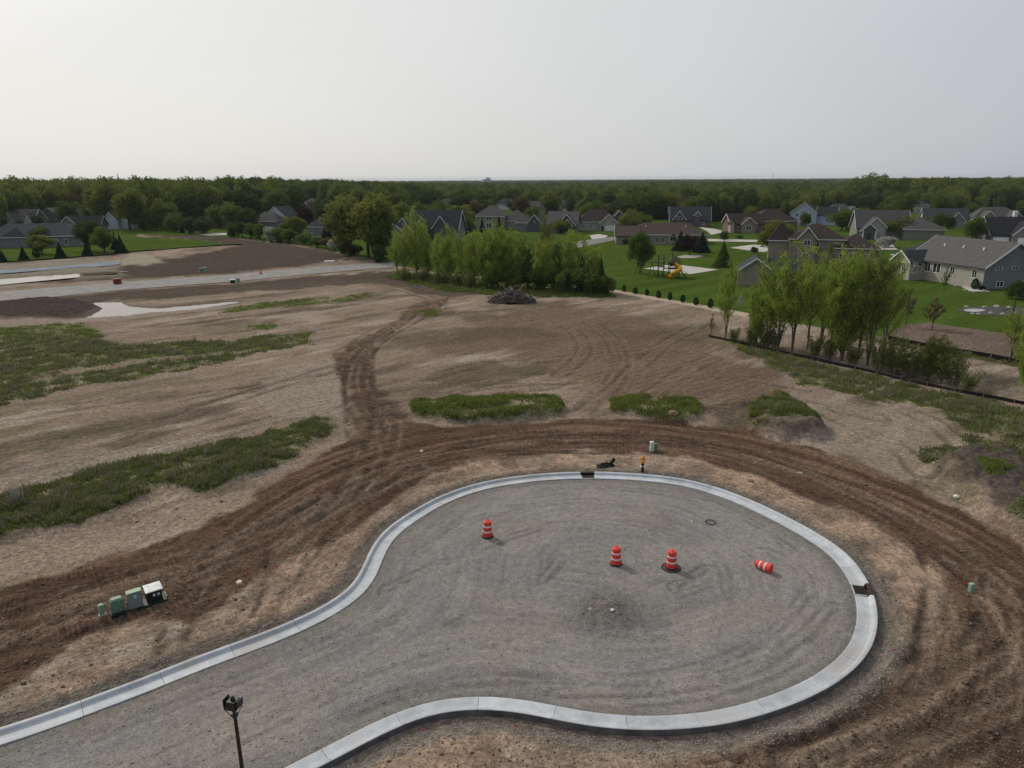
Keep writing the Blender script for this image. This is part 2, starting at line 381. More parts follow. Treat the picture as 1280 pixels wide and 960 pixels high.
TRACKS = [([(416, 443), (450, 430), (470, 410), (540, 395), (620, 385), (720, 381)], .6, .9), ([(560, 400), (640, 392), (720, 410), (738, 440), (700, 470)], .25, .9), ([(640, 400), (720, 394), (770, 420), (782, 470), (735, 508)], .28, 1.0),
 ([(480, 515), (560, 498), (640, 488), (750, 482)], .55, .9), ([(540, 475), (600, 455), (690, 450), (800, 440)], .4, 1.0), ([(880, 402), (815, 440), (775, 485), (725, 518)], .5, 1.0), ([(930, 430), (860, 460), (810, 500)], .4, 1.1),
 ([(900, 470), (1000, 484), (1080, 500), (1160, 520), (1210, 560)], .5, .9), ([(1010, 500), (1060, 530), (1130, 560), (1155, 592)], .5, .9), ([(900, 508), (960, 500), (1030, 506), (1100, 522)], .5, .9),
 ([(-20, 566), (120, 532), (250, 512), (380, 472), (450, 450)], .45, 1.0), ([(-20, 606), (150, 572), (300, 537), (420, 505)], .4, 1.0), ([(-20, 525), (150, 500), (300, 482), (430, 460)], .4, 1.0), ([(100, 560), (240, 520), (340, 480), (420, 470)], .35, 1.1),
 ([(420, 345), (520, 365), (552, 380), (520, 400), (470, 425), (440, 460), (446, 500), (470, 540)], .75, 1.0), ([(330, 370), (450, 362), (540, 374), (560, 392)], .5, 1.0), ([(500, 345), (560, 370), (640, 385), (760, 388), (860, 395)], .45, 1.1),
 ([(1300, 800), (1210, 865), (1090, 925), (960, 970)], .7, .9), ([(1300, 870), (1190, 920), (1060, 975)], .6, .9), ([(1228, 725), (1240, 790), (1205, 850), (1120, 905), (1000, 955)], .6, .8), ([(1100, 690), (1140, 730), (1130, 800), (1060, 880), (940, 940)], .4, .8),
 ([(-20, 800), (150, 728), (300, 688), (430, 620), (520, 575), (700, 546), (860, 548), (1000, 592), (1150, 665), (1300, 770)], .65, 1.0), ([(-20, 850), (100, 775), (260, 712), (400, 640), (470, 580), (480, 530)], .55, 1.0),
 ([(300, 800), (330, 740), (390, 680), (440, 610), (455, 560)], .5, .8), ([(160, 830), (230, 780), (250, 735), (280, 690)], .55, .8), ([(360, 730), (400, 670), (450, 640), (520, 590)], .5, .8)]
SCUFFS = [([(486, 737), (530, 715), (575, 698), (640, 672), (700, 655)], .7), ([(530, 690), (590, 650), (660, 632), (740, 626)], .4), ([(848, 733), (870, 724), (885, 712)], .8), ([(840, 748), (880, 740), (912, 722)], .5), ([(675, 735), (694, 716), (706, 700)], .7),
 ([(700, 870), (820, 868), (920, 850), (1000, 810), (1045, 760)], .55), ([(640, 850), (780, 856), (890, 838), (970, 800), (1020, 740)], .45), ([(760, 884), (880, 876), (980, 845), (1050, 790)], .5), ([(960, 690), (1004, 712), (1010, 750)], .4),
 ([(120, 925), (260, 870), (400, 810), (500, 775)], .4), ([(420, 905), (500, 868), (600, 850), (700, 858)], .45), ([(740, 610), (840, 616), (930, 645), (990, 690)], .45), ([(790, 655), (850, 668), (900, 700), (905, 740)], .35), ([(300, 930), (400, 880), (520, 830), (640, 800)], .35)]
FAN_H = dict(site=10)

def far_mask(x, y):  return np.hypot(x, y)

def terrain(x, y, full=True):
    """height, and with full the base colour and the surface amounts, of the ground at x, y"""
    x = np.atleast_1d(np.asarray(x, float)); y = np.atleast_1d(np.asarray(y, float))
    D = np.hypot(x, y)
    n = x.shape[0]
    S = np.zeros(n); T = np.full(n, 99.0)
    k = (D < 95) & (y > -25)
    if k.any():
        S[k], T[k] = polyline(PATH, x[k], y[k])
    gu = x * U[0] + y * U[1]; gv = x * V[0] + y * V[1]
    near = T < 28
    inside = near & (T < -CW * .5)
    Z = {}
    def zn(name, soft=.3, rag=.6, seed=1, fr=.6):
        if name not in Z: Z[name] = zone(FAN[name], x, y, soft, rag, seed, fr)
        return Z[name]
    site = zn('site', .15, .12, 3)
    haul = zn('haul', .35, .9, 5, .5) * (T > .6)
    junc = zn('junction', .5, 1.2, 6, .4)
    churn = np.clip(haul + junc * .9, 0, 1)
    wT = T + 2.2 * (fbm(S * .09, T * .25, 20, 3) - .5); strk = fbm(S * .17, wT * 1.5, 21, 5)                       # long streaks beside the kerb
    strk2 = fbm(gu * .07, gv * .8, 22, 4)                     # long streaks across the fields
    lump = fbm(x * 1.3, y * 1.3, 31, 5); fine = fbm(x * 4.5, y * 4.5, 41, 3)
    big = fbm(x * .11, y * .11, 51, 4)
    # height
    z = (fine - .5) * .05 * site
    z += (lump - .5) * .10 * site * (1 - inside)
    ruts = np.abs(((wT * .62 + .25 * (fbm(S * .06, T * .1, 61, 2) - .5) * 4) % 1.0) - .5) * 2
    z += churn * ((fbm(x * 2.6, y * 2.6, 42, 3) - .5) * .10 + (strk - .5) * .22 + (1 - sstep(0, .35, ruts)) * -.035 * sstep(.4, .6, fbm(S * .2, T * .4, 62, 3)))
    z += (big - .5) * .5 * site * (T > 14)
    for nm, h, sf, rg in (('strip_a', .45, 1.0, .5), ('bank_e', .75, .55, .3), ('bank_f', .6, .5, .3), ('mound', 1.5, .9, .4), ('pile_r', 1.7, 1.4, .7), ('pile_l', .55, 1.5, .5), ('darkf', .35, .6, .3)):
        m = zone(FAN[nm], x, y, sf, rg, 77, .5)
        z += m * h * (.65 + .7 * (fbm(x * .5, y * .5, 78, 4))) + (m * (fbm(x * 1.5, y * 1.5, 79, 4) - .5) * .55 if nm[:4] == 'pile' else 0)
    z -= zone(FAN['pond_near'], x, y, .5, .25, 12, .4) * .42
    z -= zone(FAN['pond_far'], x, y, .6, .1, 13, .3) * .75
    fs = zone([(-400, 407), (0, 379.5), (150, 364), (290, 353.5), (400, 343), (499, 334), (499, 326), (400, 332), (290, 342), (150, 351), (0, 363), (-400, 382)], x, y, 1.2, 0, 1)
    z = z * (1 - fs) - .02 * fs
    # the street: crushed stone inside the kerb, a trench just behind it
    zg = (fine - .5) * .03 + (fbm(S * .15, T * 1.2, 23, 3) - .5) * .05 - .05 + (lump - .5) * .03
    hx, hy = at(757, 762)
    dh = np.hypot((x - hx), (y - hy) * 1.0)
    heap = np.exp(-(dh / 1.25) ** 2) * (.6 + 1.0 * (fbm(x * 2.3, y * 2.3, 91, 4)))
    zg += heap * .26 + np.where(dh < 2.5, (fbm(x * 5, y * 5, 92, 3) - .5) * .12, 0)
    z = np.where(near & (T < 0), zg, z)
    tr = near & (T >= 0) & (T < 1.4)
    z = np.where(tr, z * sstep(.6, 1.4, T) - .17 * (1 - sstep(.38, 1.15, T + (lump - .5) * .4)), z)
    z = np.where(near & (T > -CW + .10) & (T <= 0.05), -.17, z)
    if not full: return z
    # colour
    c = np.empty((n, 3)); c[:] = (.055, .088, .016)                                       # mown lawn and the country beyond
    stripe = fbm(gu * .05, gv * .35, 71, 3)
    c *= ((.82 + .36 * stripe) * (1 + .07 * np.sign(np.sin(gv * .9 + .6 * stripe)) * (D < 420)))[:, None]
    def paint(m, col, amt=1.0):
        mm = (m * amt)[:, None]; c[:] = c * (1 - mm) + np.array(col) * mm
    soil = np.array((.240, .184, .140))
    v = (.78 + .44 * strk2)[:, None]
    paint(site, soil); c[:] = np.where(site[:, None] > .5, c * v, c)
    damp = sstep(.50, .72, fbm(gu * .10, gv * .32, 81, 5)) * site
    paint(damp, (.100, .078, .058), .7)
    weedy = sstep(.53, .72, fbm(gu * .13, gv * .5, 83, 5)) * site * (T > 12)
    paint(weedy, (.095, .092, .045), .42)
    bleach = sstep(.55, .75, fbm(gu * .12, gv * .45, 85, 5)) * site
    paint(bleach, (.36, .30, .24), .65)
    for nm, col, amt, sf, rg in (
        ('mid_brown', (.150, .104, .074), .75, 2.5, 3), ('mid_dark', (.085, .070, .045), .65, 1.5, 3), ('mid_dark2', (.10, .080, .055), .6, 1.8, 3), ('mid_dark3', (.105, .082, .055), .55, 1.5, 2.5),
        ('dark_l1', (.095, .080, .050), .55, 1.2, 2.5), ('dark_l2', (.11, .088, .064), .5, .8, 1.5),
        ('pale_left', (.275, .215, .165), .85, .4, .8), ('pale_left2', (.28, .235, .19), .6, .8, 2), ('pale_mid', (.27, .225, .18), .75, .8, 1.6),
        ('sandy_r', (.26, .215, .165), .7, .9, 1.8), ('far_dark', (.072, .056, .046), .92, 1.5, 2.5), ('far_dark2', (.080, .062, .050), .88, 1.5, 3),
        ('pale_far', (.30, .28, .20), .85, 1, 1), ('pale_far2', (.23, .215, .165), .75, 2, 2), ('pale_pud', (.27, .22, .18), .75, 1.2, 1.5), ('darkf', (.08, .062, .046), .8, .5, .6)):
        paint(zn(nm, sf, rg, len(nm) + 3, .35), col, amt)
    fur = sstep(.5, .85, np.abs(((gv * .9 + 1.4 * fbm(gu * .08, gv * .08, 15, 3)) % 1) - .5) * 2)
    paint(zn('mid_brown') * fur, (.085, .060, .045), .42)
    tan = near & (T > 0) & (T < 12)
    inner = sstep(12, 9, T) * tan * (1 - haul) * sstep(.53, .42, fbm(x * .5, y * .5, 19, 4) * .35 + .3)
    paint(inner * sstep(.3, 1.2, T), (.345, .248, .178), .92)
    scuff = sstep(.50, .68, fbm(x * .9, y * .9, 95, 5)) * tan * (1 - haul)
    paint(scuff, (.15, .104, .073), .55)
    paint(churn, (.105, .064, .043), .95)
    paint(churn * sstep(.54, .66, strk), (.21, .145, .10), .5)
    paint(churn * sstep(.48, .36, strk), (.060, .039, .028), .6)
    paint(junc * sstep(.45, .6, fbm(x * 1.1, y * 1.1, 33, 4)), (.075, .060, .050), .6)
    # the old pale dust lanes lower right, where wheels packed the clay
    lane = haul * (x > 5) * (y < 33) * sstep(.50, .60, fbm(S * .05, T * .8, 97, 3))
    paint(lane, (.255, .185, .132), .55)
    # two single ruts at the right
    for pts, w in ((((1150, 690), (1158, 720), (1155, 760), (1148, 800), (1148, 850), (1130, 862)), .22), (((1232, 722), (1226, 760), (1218, 795), (1204, 812)), .28),
                   (((1150, 812), (1130, 832), (1104, 862)), .28), (((335, 690), (328, 740), (316, 770)), .25), (((250, 730), (240, 770), (232, 800)), .25), (((203, 790), (198, 815)), .25),
                   (((455, 560), (470, 520), (462, 470), (470, 430), (520, 395)), .35), (((435, 545), (430, 480), (436, 450)), .3), (((580, 560), (700, 566), (830, 566)), .3)):
        if w:
            P = smooth_path(pts, 0, .4, 2)
            lo = P.min(0) - 2; hi = P.max(0) + 2
            k = (x > lo[0]) & (x < hi[0]) & (y > lo[1]) & (y < hi[1])
            if k.any():
                s_, t_ = polyline(P, x[k], y[k])
                m = np.exp(-(t_ / w) ** 2) * sstep(.3, .5, fbm(s_ * .8, t_, 99, 3) + .12)
                z[k] -= m * .11
                mm = np.zeros(n); mm[k] = m; paint(mm, (.062, .045, .036), .75)
    for j_, (pts, amt_, gauge) in enumerate(TRACKS):
        P = smooth_path(pts, 0, .8, 2); lo = P.min(0) - 3; hi = P.max(0) + 3
        k = (x > lo[0]) & (x < hi[0]) & (y > lo[1]) & (y < hi[1]) & (T > .8)
        if k.any():
            s_, t_ = polyline(P, x[k], y[k]); t_ = t_ + .5 * (fbm(s_ * .12, s_ * 0, 200 + j_, 3) - .5)
            e_ = np.minimum(np.abs(t_ - gauge), np.abs(t_ + gauge))
            m = np.exp(-(e_ / .30) ** 2) * sstep(.36, .52, fbm(s_ * .35, t_ * .8, 220 + j_, 4)) * sstep(0, 3, s_)
            rim = np.exp(-((e_ - .55) / .22) ** 2) * sstep(.42, .55, fbm(s_ * .5, t_ * .8, 240 + j_, 3))
            z[k] += rim * .05 - m * .09
            mm = np.zeros(n); mm[k] = m; paint(mm, (.078, .058, .043), amt_)
            mm = np.zeros(n); mm[k] = rim; paint(mm, (.25, .20, .155), amt_ * .45)
    paint(sstep(.9, .1, np.abs(T - .55)) * near, (.135, .122, .108), .75)                 # crushed stone bedding behind the kerb
    g = near & (T < -CW * .5)
    gs = fbm(S * .05, T * .9, 24, 4); gs2 = fbm(S * .16, (T + 1.2 * (fbm(S * .1, T * .3, 29, 3) - .5)) * 3.0, 25, 4)
    gc = np.empty((n, 3)); gc[:] = (.200, .195, .186)
    def gp(m, col, amt):
        mm = (m * amt)[:, None]; gc[:] = gc * (1 - mm) + np.array(col) * mm
    gp(sstep(.5, .66, gs), (.228, .208, .184), .6); gp(sstep(.50, .40, gs), (.178, .173, .164), .55)
    gp(sstep(.58, .72, gs2), (.14, .132, .122), .42); gp(sstep(.42, .32, gs2), (.255, .24, .22), .35)
    gp(sstep(.56, .7, fbm(x * .35, y * .35, 26, 4)), (.26, .235, .205), .45)
    gp(sstep(.54, .68, fbm(x * .22, y * .22, 27, 4)) * sstep(-13, -4, T), (.25, .195, .155), .3)
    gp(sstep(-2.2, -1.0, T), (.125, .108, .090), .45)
    gp(np.clip(np.exp(-(dh / 1.9) ** 2) * (.5 + 1.2 * fbm(x * 1.6, y * 1.6, 93, 4)), 0, 1), (.110, .105, .096), .85)
    gp(np.exp(-(np.hypot(x - hx, y - hy - .1) / .45) ** 2) * sstep(.5, .6, fbm(x * 3, y * 3, 28, 3)), (.33, .26, .19), .8)
    qx, qy = at(564, 778); gp(np.exp(-(np.hypot(x - qx, y - qy) / .55) ** 2), (.12, .112, .10), .6)
    qx, qy = at(682, 640); gp(np.exp(-((x - qx) / 1.6) ** 2 - ((y - qy) / 1.6) ** 2), (.29, .275, .255), .35)
    for j_, (pts, a_) in enumerate(SCUFFS):
        P = smooth_path(pts, 0, .4, 2); lo = P.min(0) - 1.5; hi = P.max(0) + 1.5
        k = (x > lo[0]) & (x < hi[0]) & (y > lo[1]) & (y < hi[1]) & g
        if k.any():
            s_, t_ = polyline(P, x[k], y[k]); m = np.exp(-(np.minimum(np.abs(t_), np.abs(t_ - .55)) / .13) ** 2) * sstep(.38, .55, fbm(s_ * .7, t_, 260 + j_, 3))
            z[k] -= m * .03; mm = np.zeros(n); mm[k] = m; gp(mm, (.10, .094, .086), a_); mm = np.zeros(n); mm[k] = np.exp(-((t_ + .35) / .22) ** 2) * sstep(.4, .6, fbm(s_ * .5, t_, 280 + j_, 3)); gp(mm, (.27, .255, .235), a_ * .6)
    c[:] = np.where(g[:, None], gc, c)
    paint(zn('stone', .25, .1), (.40, .33, .24), 1.0)
    paint(zn('pile_r', .6, .8), (.072, .060, .052), .9); paint(zn('pile_l', 1, .5), (.062, .050, .044), .9)
    paint(zn('mound', .3, .4), (.10, .080, .058), .8)
    paint(zn('silt_soil', .5, .3), (.135, .100, .082), .8)
    paint(zn('pond_near', .9, .3, 12, .4) , (.13, .10, .08), .7)
    grass = np.zeros(n)
    for nm, rg, sf in (('strip_a', .9, .4), ('strip_b', 1.6, .6), ('strip_c', 1.2, .6), ('strip_d', 1.2, .6), ('strip_d2', .9, .5), ('strip_d3', .8, .5), ('bank_e', .35, .3), ('bank_f', .3, .3),
                       ('right_strip', 1.6, .7), ('right_patch', .6, .4), ('right_patch2', .9, .5), ('belt', 1.5, .8), ('silt_green', .4, .3)):
        grass = np.maximum(grass, zone(FAN[nm], x, y, sf, rg, 101, .5))
    mg = zn('mound', .3, .4)
    grass = np.maximum(grass, mg * sstep(.4, .5, fbm(x * .6, y * .6, 102, 3) * .5 + (y - at(980, 536)[1]) * .09 + .3))
    grass = np.maximum(grass, zn('pile_r') * sstep(.50, .60, fbm(x * .45, y * .45, 103, 4)))
    gap = np.clip(zone(FAN['strip_b_gap'], x, y, .6, 1.2, 104, .4) + zone(FAN['strip_b_gap2'], x, y, .6, 1.2, 105, .4) * .8, 0, 1)
    grass *= (1 - gap * .85)
    thin = sstep(.30, .46, fbm(gu * .25, gv * .9, 106, 4))
    grass *= (.45 + .55 * thin) * (.45 + .55 * sstep(.34, .52, fbm(x * .8, y * .8, 108, 4)))
    gcol = np.array((.058, .082, .022)) + np.array((.045, .05, .012)) * sstep(.4, .7, fbm(x * .35, y * .35, 107, 4))[:, None]
    c[:] = c * (1 - .85 * grass[:, None]) + gcol * .85 * grass[:, None]
    c *= (.88 + .24 * fine)[:, None]
    rough = np.clip(.35 + churn * .65, 0, 1) * site
    gravel = np.where(g, 1.0, 0.0) + sstep(.9, .1, np.abs(T - .55)) * near * .8
    flow = np.stack([np.where(near, S, gu), np.where(near, T, gv), np.zeros(n)], 1)
    cls = np.where(g, 1, np.where(site > .5, 0, 2))
    return z, c, grass, rough, np.clip(gravel, 0, 1), flow, cls, churn

def zat(x, y):
    return float(terrain(np.array([x]), np.array([y]), False)[0])

# ------------------------------------------------------------------ ground mesh, fine where the place is near
def soil_mat(name, kind):
    m, t, p = newmat(name)
    p.inputs['Roughness'].default_value = 1.0; p.inputs['Specular IOR Level'].default_value = 0.0
    L = t.links.new
    a = N(t, 'ShaderNodeAttribute', attribute_name='col')
    fl = N(t, 'ShaderNodeAttribute', attribute_name='flow')
    am = N(t, 'ShaderNodeAttribute', attribute_name='amt')       # r churned, g crushed stone, b rough
    sep = N(t, 'ShaderNodeSeparateColor'); L(am.outputs['Color'], sep.inputs[0])
    g = N(t, 'ShaderNodeNewGeometry')
    def noise(sc, det, src, rough=.6):
        nn = N(t, 'ShaderNodeTexNoise'); nn.inputs['Scale'].default_value = sc; nn.inputs['Detail'].default_value = det; nn.inputs['Roughness'].default_value = rough
        L(src, nn.inputs['Vector']); return nn
    def rng_(src, lo, hi, a0=.32, a1=.68):
        r = N(t, 'ShaderNodeMapRange'); r.inputs[1].default_value = a0; r.inputs[2].default_value = a1
        r.inputs[3].default_value = lo; r.inputs[4].default_value = hi; L(src, r.inputs[0]); return r.outputs[0]
    def mul(x_, y_):
        q = N(t, 'ShaderNodeMath', operation='MULTIPLY'); L(x_, q.inputs[0])
        if isinstance(y_, (int, float)): q.inputs[1].default_value = y_
        else: L(y_, q.inputs[1])
        return q.outputs[0]
    pos = g.outputs['Position']
    n1 = noise(3.2 if kind != 'lawn' else 1.1, 9, pos, .68)
    n2 = noise(19, 4, pos, .75)
    mpn = N(t, 'ShaderNodeMapping'); mpn.inputs['Scale'].default_value = (.55, 4.2, 1); L(fl.outputs['Vector'], mpn.inputs[0])
    n3 = noise(1, 6, mpn.outputs[0], .65)
    f = mul(rng_(n1.outputs['Fac'], *((.70, 1.30) if kind == 'soil' else (.84, 1.16))), rng_(n2.outputs['Fac'], .82, 1.18))
    f = mul(f, rng_(n3.outputs['Fac'], *{'soil': (.80, 1.20), 'gravel': (.90, 1.10), 'lawn': (.93, 1.07)}[kind]))
    n5 = noise(9, 4, pos, .7); f = mul(f, rng_(n5.outputs['Fac'], *((.74, 1.26) if kind == 'soil' else (.92, 1.08))))
    if kind == 'gravel':
        vor = N(t, 'ShaderNodeTexVoronoi'); vor.inputs['Scale'].default_value = 22; L(pos, vor.inputs['Vector'])
        sc_ = N(t, 'ShaderNodeSeparateColor'); L(vor.outputs['Color'], sc_.inputs[0])
        f = mul(f, rng_(sc_.outputs[0], .78, 1.24, 0, 1))
    elif kind == 'soil':
        # broken clods, pale stones, and the marks of crawler cleats where machines ran
        vor = N(t, 'ShaderNodeTexVoronoi'); vor.inputs['Scale'].default_value = 5.5; L(pos, vor.inputs['Vector'])
        sc_ = N(t, 'ShaderNodeSeparateColor'); L(vor.outputs['Color'], sc_.inputs[0])
        f = mul(f, rng_(sc_.outputs[0], .80, 1.20, 0, 1))
        w = N(t, 'ShaderNodeTexWave', wave_type='BANDS', bands_direction='X'); w.inputs['Scale'].default_value = 1.3; w.inputs['Distortion'].default_value = 1.2
        w.inputs['Detail'].default_value = 2; w.inputs['Detail Scale'].default_value = 1.5; L(fl.outputs['Vector'], w.inputs[0])
        mk = noise(.45, 3, fl.outputs['Vector'], .5)
        am_ = mul(mul(rng_(mk.outputs['Fac'], 0, 1, .5, .6), sep.outputs[0]), .34)
        inv = N(t, 'ShaderNodeMath', operation='MULTIPLY'); L(w.outputs['Fac'], inv.inputs[0]); L(am_, inv.inputs[1])
        om = N(t, 'ShaderNodeMath', operation='SUBTRACT'); om.inputs[0].default_value = 1.0; L(inv.outputs[0], om.inputs[1])
        f = mul(f, om.outputs[0])
    v = N(t, 'ShaderNodeVectorMath', operation='SCALE'); L(a.outputs['Color'], v.inputs[0]); L(f, v.inputs['Scale'])
    col = v.outputs[0]
    if kind == 'soil':
        st = noise(7, 2, pos, .5)
        mm = N(t, 'ShaderNodeMix', data_type='RGBA'); mm.inputs[7].default_value = (.36, .29, .22, 1)
        L(mul(rng_(st.outputs['Fac'], 0, 1, .70, .76), sep.outputs[2]), mm.inputs[0]); L(col, mm.inputs[6]); col = mm.outputs[2]
    L(col, p.inputs['Base Color'])
    b = N(t, 'ShaderNodeBump'); b.inputs['Distance'].default_value = .03 if kind == 'gravel' else (.16 if kind == 'soil' else .05)
    b.inputs['Strength'].default_value = .8
    hsum = N(t, 'ShaderNodeMath', operation='ADD'); L(n1.outputs['Fac'], hsum.inputs[0]); L(mul(n3.outputs['Fac'], .7), hsum.inputs[1])
    L(hsum.outputs[0], b.inputs['Height']); L(b.outputs[0], p.inputs['Normal'])
    return m
M['soil'] = soil_mat('soil', 'soil'); M['gravel'] = soil_mat('gravel', 'gravel'); M['lawn'] = soil_mat('lawn', 'lawn')

def build_ground():
    az = np.concatenate([np.linspace(-44, 44, 800), np.linspace(48, 312, 67)])            # degrees from +Y
    azr = np.radians(az); nA = len(az)
    rad = [2.0, 5, 8, 11, 13.5]
    r = 15.5
    while r < 175: rad.append(r); r *= 1.0042
    while r < 600: rad.append(r); r *= 1.02
    while r < 12000: rad.append(r); r *= 1.12
    rad = np.array(rad); nR = len(rad)
    Rg, Ag = np.meshgrid(rad, azr, indexing='ij')
    x = (Rg * np.sin(Ag)).ravel(); y = (Rg * np.cos(Ag)).ravel()
    z, c, grass, rough, gravel, flow, cls, churn = terrain(x, y)
    z = z - np.maximum(0, np.hypot(x, y) - 700) ** 2 / 1.27e7                                   # the curve of the earth
    x = np.r_[x, 0]; y = np.r_[y, 0]; z = np.r_[z, 0]
    c = np.r_[c, c[:1]]; flow = np.r_[flow, flow[:1]]; amt = np.stack([churn, gravel, rough], 1); amt = np.r_[amt, amt[:1]]; cls = np.r_[cls, cls[:1]]
    i = np.arange(nR - 1)[:, None] * nA; j = np.arange(nA)[None, :]; j2 = (j + 1) % nA
    F = np.stack([i + j, i + nA + j, i + nA + j2, i + j2], -1).reshape(-1, 4)[:, ::-1]
    ctr = np.stack([np.full(nA, nR * nA), np.arange(nA), (np.arange(nA) + 1) % nA, np.full(nA, -1)], -1)
    fc = np.sort(cls[F], 1)[:, 1]                                                          # class of a face
    out = []
    for k, name, mat in ((0, 'ground', 'soil'), (1, 'gravel_street', 'gravel'), (2, 'lawn', 'lawn')):
        q = F[fc == k]
        tri = ctr if k == 0 else ctr[:0]
        used = np.unique(np.r_[q.ravel(), tri[:, :3].ravel()]) if len(tri) else np.unique(q)
        mp_ = np.zeros(len(x), np.int64); mp_[used] = np.arange(len(used))
        me = bpy.data.meshes.new(name)
        me.vertices.add(len(used)); me.vertices.foreach_set('co', np.stack([x[used], y[used], z[used]], 1).astype(np.float32).ravel())
        nl = len(q) * 4 + len(tri) * 3
        me.loops.add(nl); me.loops.foreach_set('vertex_index', np.r_[mp_[q].ravel(), mp_[tri[:, 2::-1]].ravel()].astype(np.int32))
        me.polygons.add(len(q) + len(tri))
        me.polygons.foreach_set('loop_start', np.r_[np.arange(len(q)) * 4, len(q) * 4 + np.arange(len(tri)) * 3].astype(np.int32))
        me.polygons.foreach_set('use_smooth', np.ones(len(q) + len(tri), bool))
        me.update(calc_edges=True)
        at_ = me.attributes.new('col', 'FLOAT_COLOR', 'POINT'); at_.data.foreach_set('color', np.c_[c[used], np.ones(len(used))].astype(np.float32).ravel())
        at_ = me.attributes.new('amt', 'FLOAT_COLOR', 'POINT'); at_.data.foreach_set('color', np.c_[amt[used], np.ones(len(used))].astype(np.float32).ravel())
        at_ = me.attributes.new('flow', 'FLOAT_VECTOR', 'POINT'); at_.data.foreach_set('vector', flow[used].astype(np.float32).ravel())
        me.materials.append(M[mat])
        tag(link(name, me), kind='structure'); out.append(me)
    return out
build_ground()

def px_sheet(name, px, z, mat, kind='structure', n_smooth=0, thick=0.0):
    P = unproj(*np.array(px, float).T, z)
    for _ in range(n_smooth):
        Q = np.roll(P, -1, 0); P = np.stack([P * .75 + Q * .25, P * .25 + Q * .75], 1).reshape(-1, 2)
    a = .5 * np.sum(P[:, 0] * np.roll(P[:, 1], -1) - np.roll(P[:, 0], -1) * P[:, 1])
    if a < 0: P = P[::-1]
    m = MB(); k = len(P)
    if thick:
        m.add([(x, y, z) for x, y in P] + [(x, y, z - thick) for x, y in P], [tuple(range(k))] + [(j, j + k, (j + 1) % k + k, (j + 1) % k) for j in range(k)])
    else:
        m.add([(x, y, z) for x, y in P], [tuple(range(k))])
    return tag(m.build(name, mat), kind=kind)

# standing rain water in the graded field
mw, tw, pw = newmat('pond_water')
pw.inputs['Base Color'].default_value = (.16, .12, .10, 1); pw.inputs['Roughness'].default_value = .04; pw.inputs['IOR'].default_value = 1.33; pw.inputs['Specular IOR Level'].default_value = .9
nb = N(tw, 'ShaderNodeTexNoise'); nb.inputs['Scale'].default_value = 2.0; bb = N(tw, 'ShaderNodeBump'); bb.inputs['Distance'].default_value = .004
gg = N(tw, 'ShaderNodeNewGeometry'); tw.links.new(gg.outputs['Position'], nb.inputs['Vector']); tw.links.new(nb.outputs['Fac'], bb.inputs['Height']); tw.links.new(bb.outputs[0], pw.inputs['Normal'])
def grow(px, k):
    c = np.mean(px, 0); return [(c[0] + (a - c[0]) * (1 + k * .4), c[1] + (b - c[1]) * (1 + k)) for a, b in px]
WZ = -.20
px_sheet('puddle_water', grow(FAN['pond_near'], .25), WZ, mw)
px_sheet('puddle_water', grow(FAN['pond_far'], .25), WZ, mw)
# the graded street across the field
px_sheet('far_gravel_street', [(-400, 405), (0, 378), (150, 362.5), (290, 352), (400, 341.5), (497, 333), (497, 327), (400, 333), (290, 343), (150, 352.5), (0, 364.5), (-400, 384)], .06, simple('far_gravel', (.215, .205, .19), .9, var=.22, scale=.5, detail=8), n_smooth=0)

# ------------------------------------------------------------------ kerb and gutter
def seg_len(P): return np.r_[0, np.cumsum(np.hypot(*np.diff(P, axis=0).T))]
PS = seg_len(PATH)
def path_at(s):
    s = np.clip(s, 0, PS[-1]); x = np.interp(s, PS, PATH[:, 0]); y = np.interp(s, PS, PATH[:, 1])
    x2 = np.interp(min(s + .3, PS[-1]), PS, PATH[:, 0]) - np.interp(max(s - .3, 0), PS, PATH[:, 0])
    y2 = np.interp(min(s + .3, PS[-1]), PS, PATH[:, 1]) - np.interp(max(s - .3, 0), PS, PATH[:, 1])
    L = math.hypot(x2, y2); return float(x), float(y), x2 / L, y2 / L
def on_path(px, py):
    a = at(px, py, .1); s, t = polyline(PATH, np.array([a[0]]), np.array([a[1]])); return float(s[0])
PROF = [(-CW, -.30), (-CW, .004), (-.86, .008), (-.50, -.028), (-.30, -.022), (-.245, .02), (-.205, .10), (-.17, .135), (-.12, .15), (-.025, .152), (0, .135), (0, -.42)]
mcc, tcc, pcc = newmat('kerb_concrete')
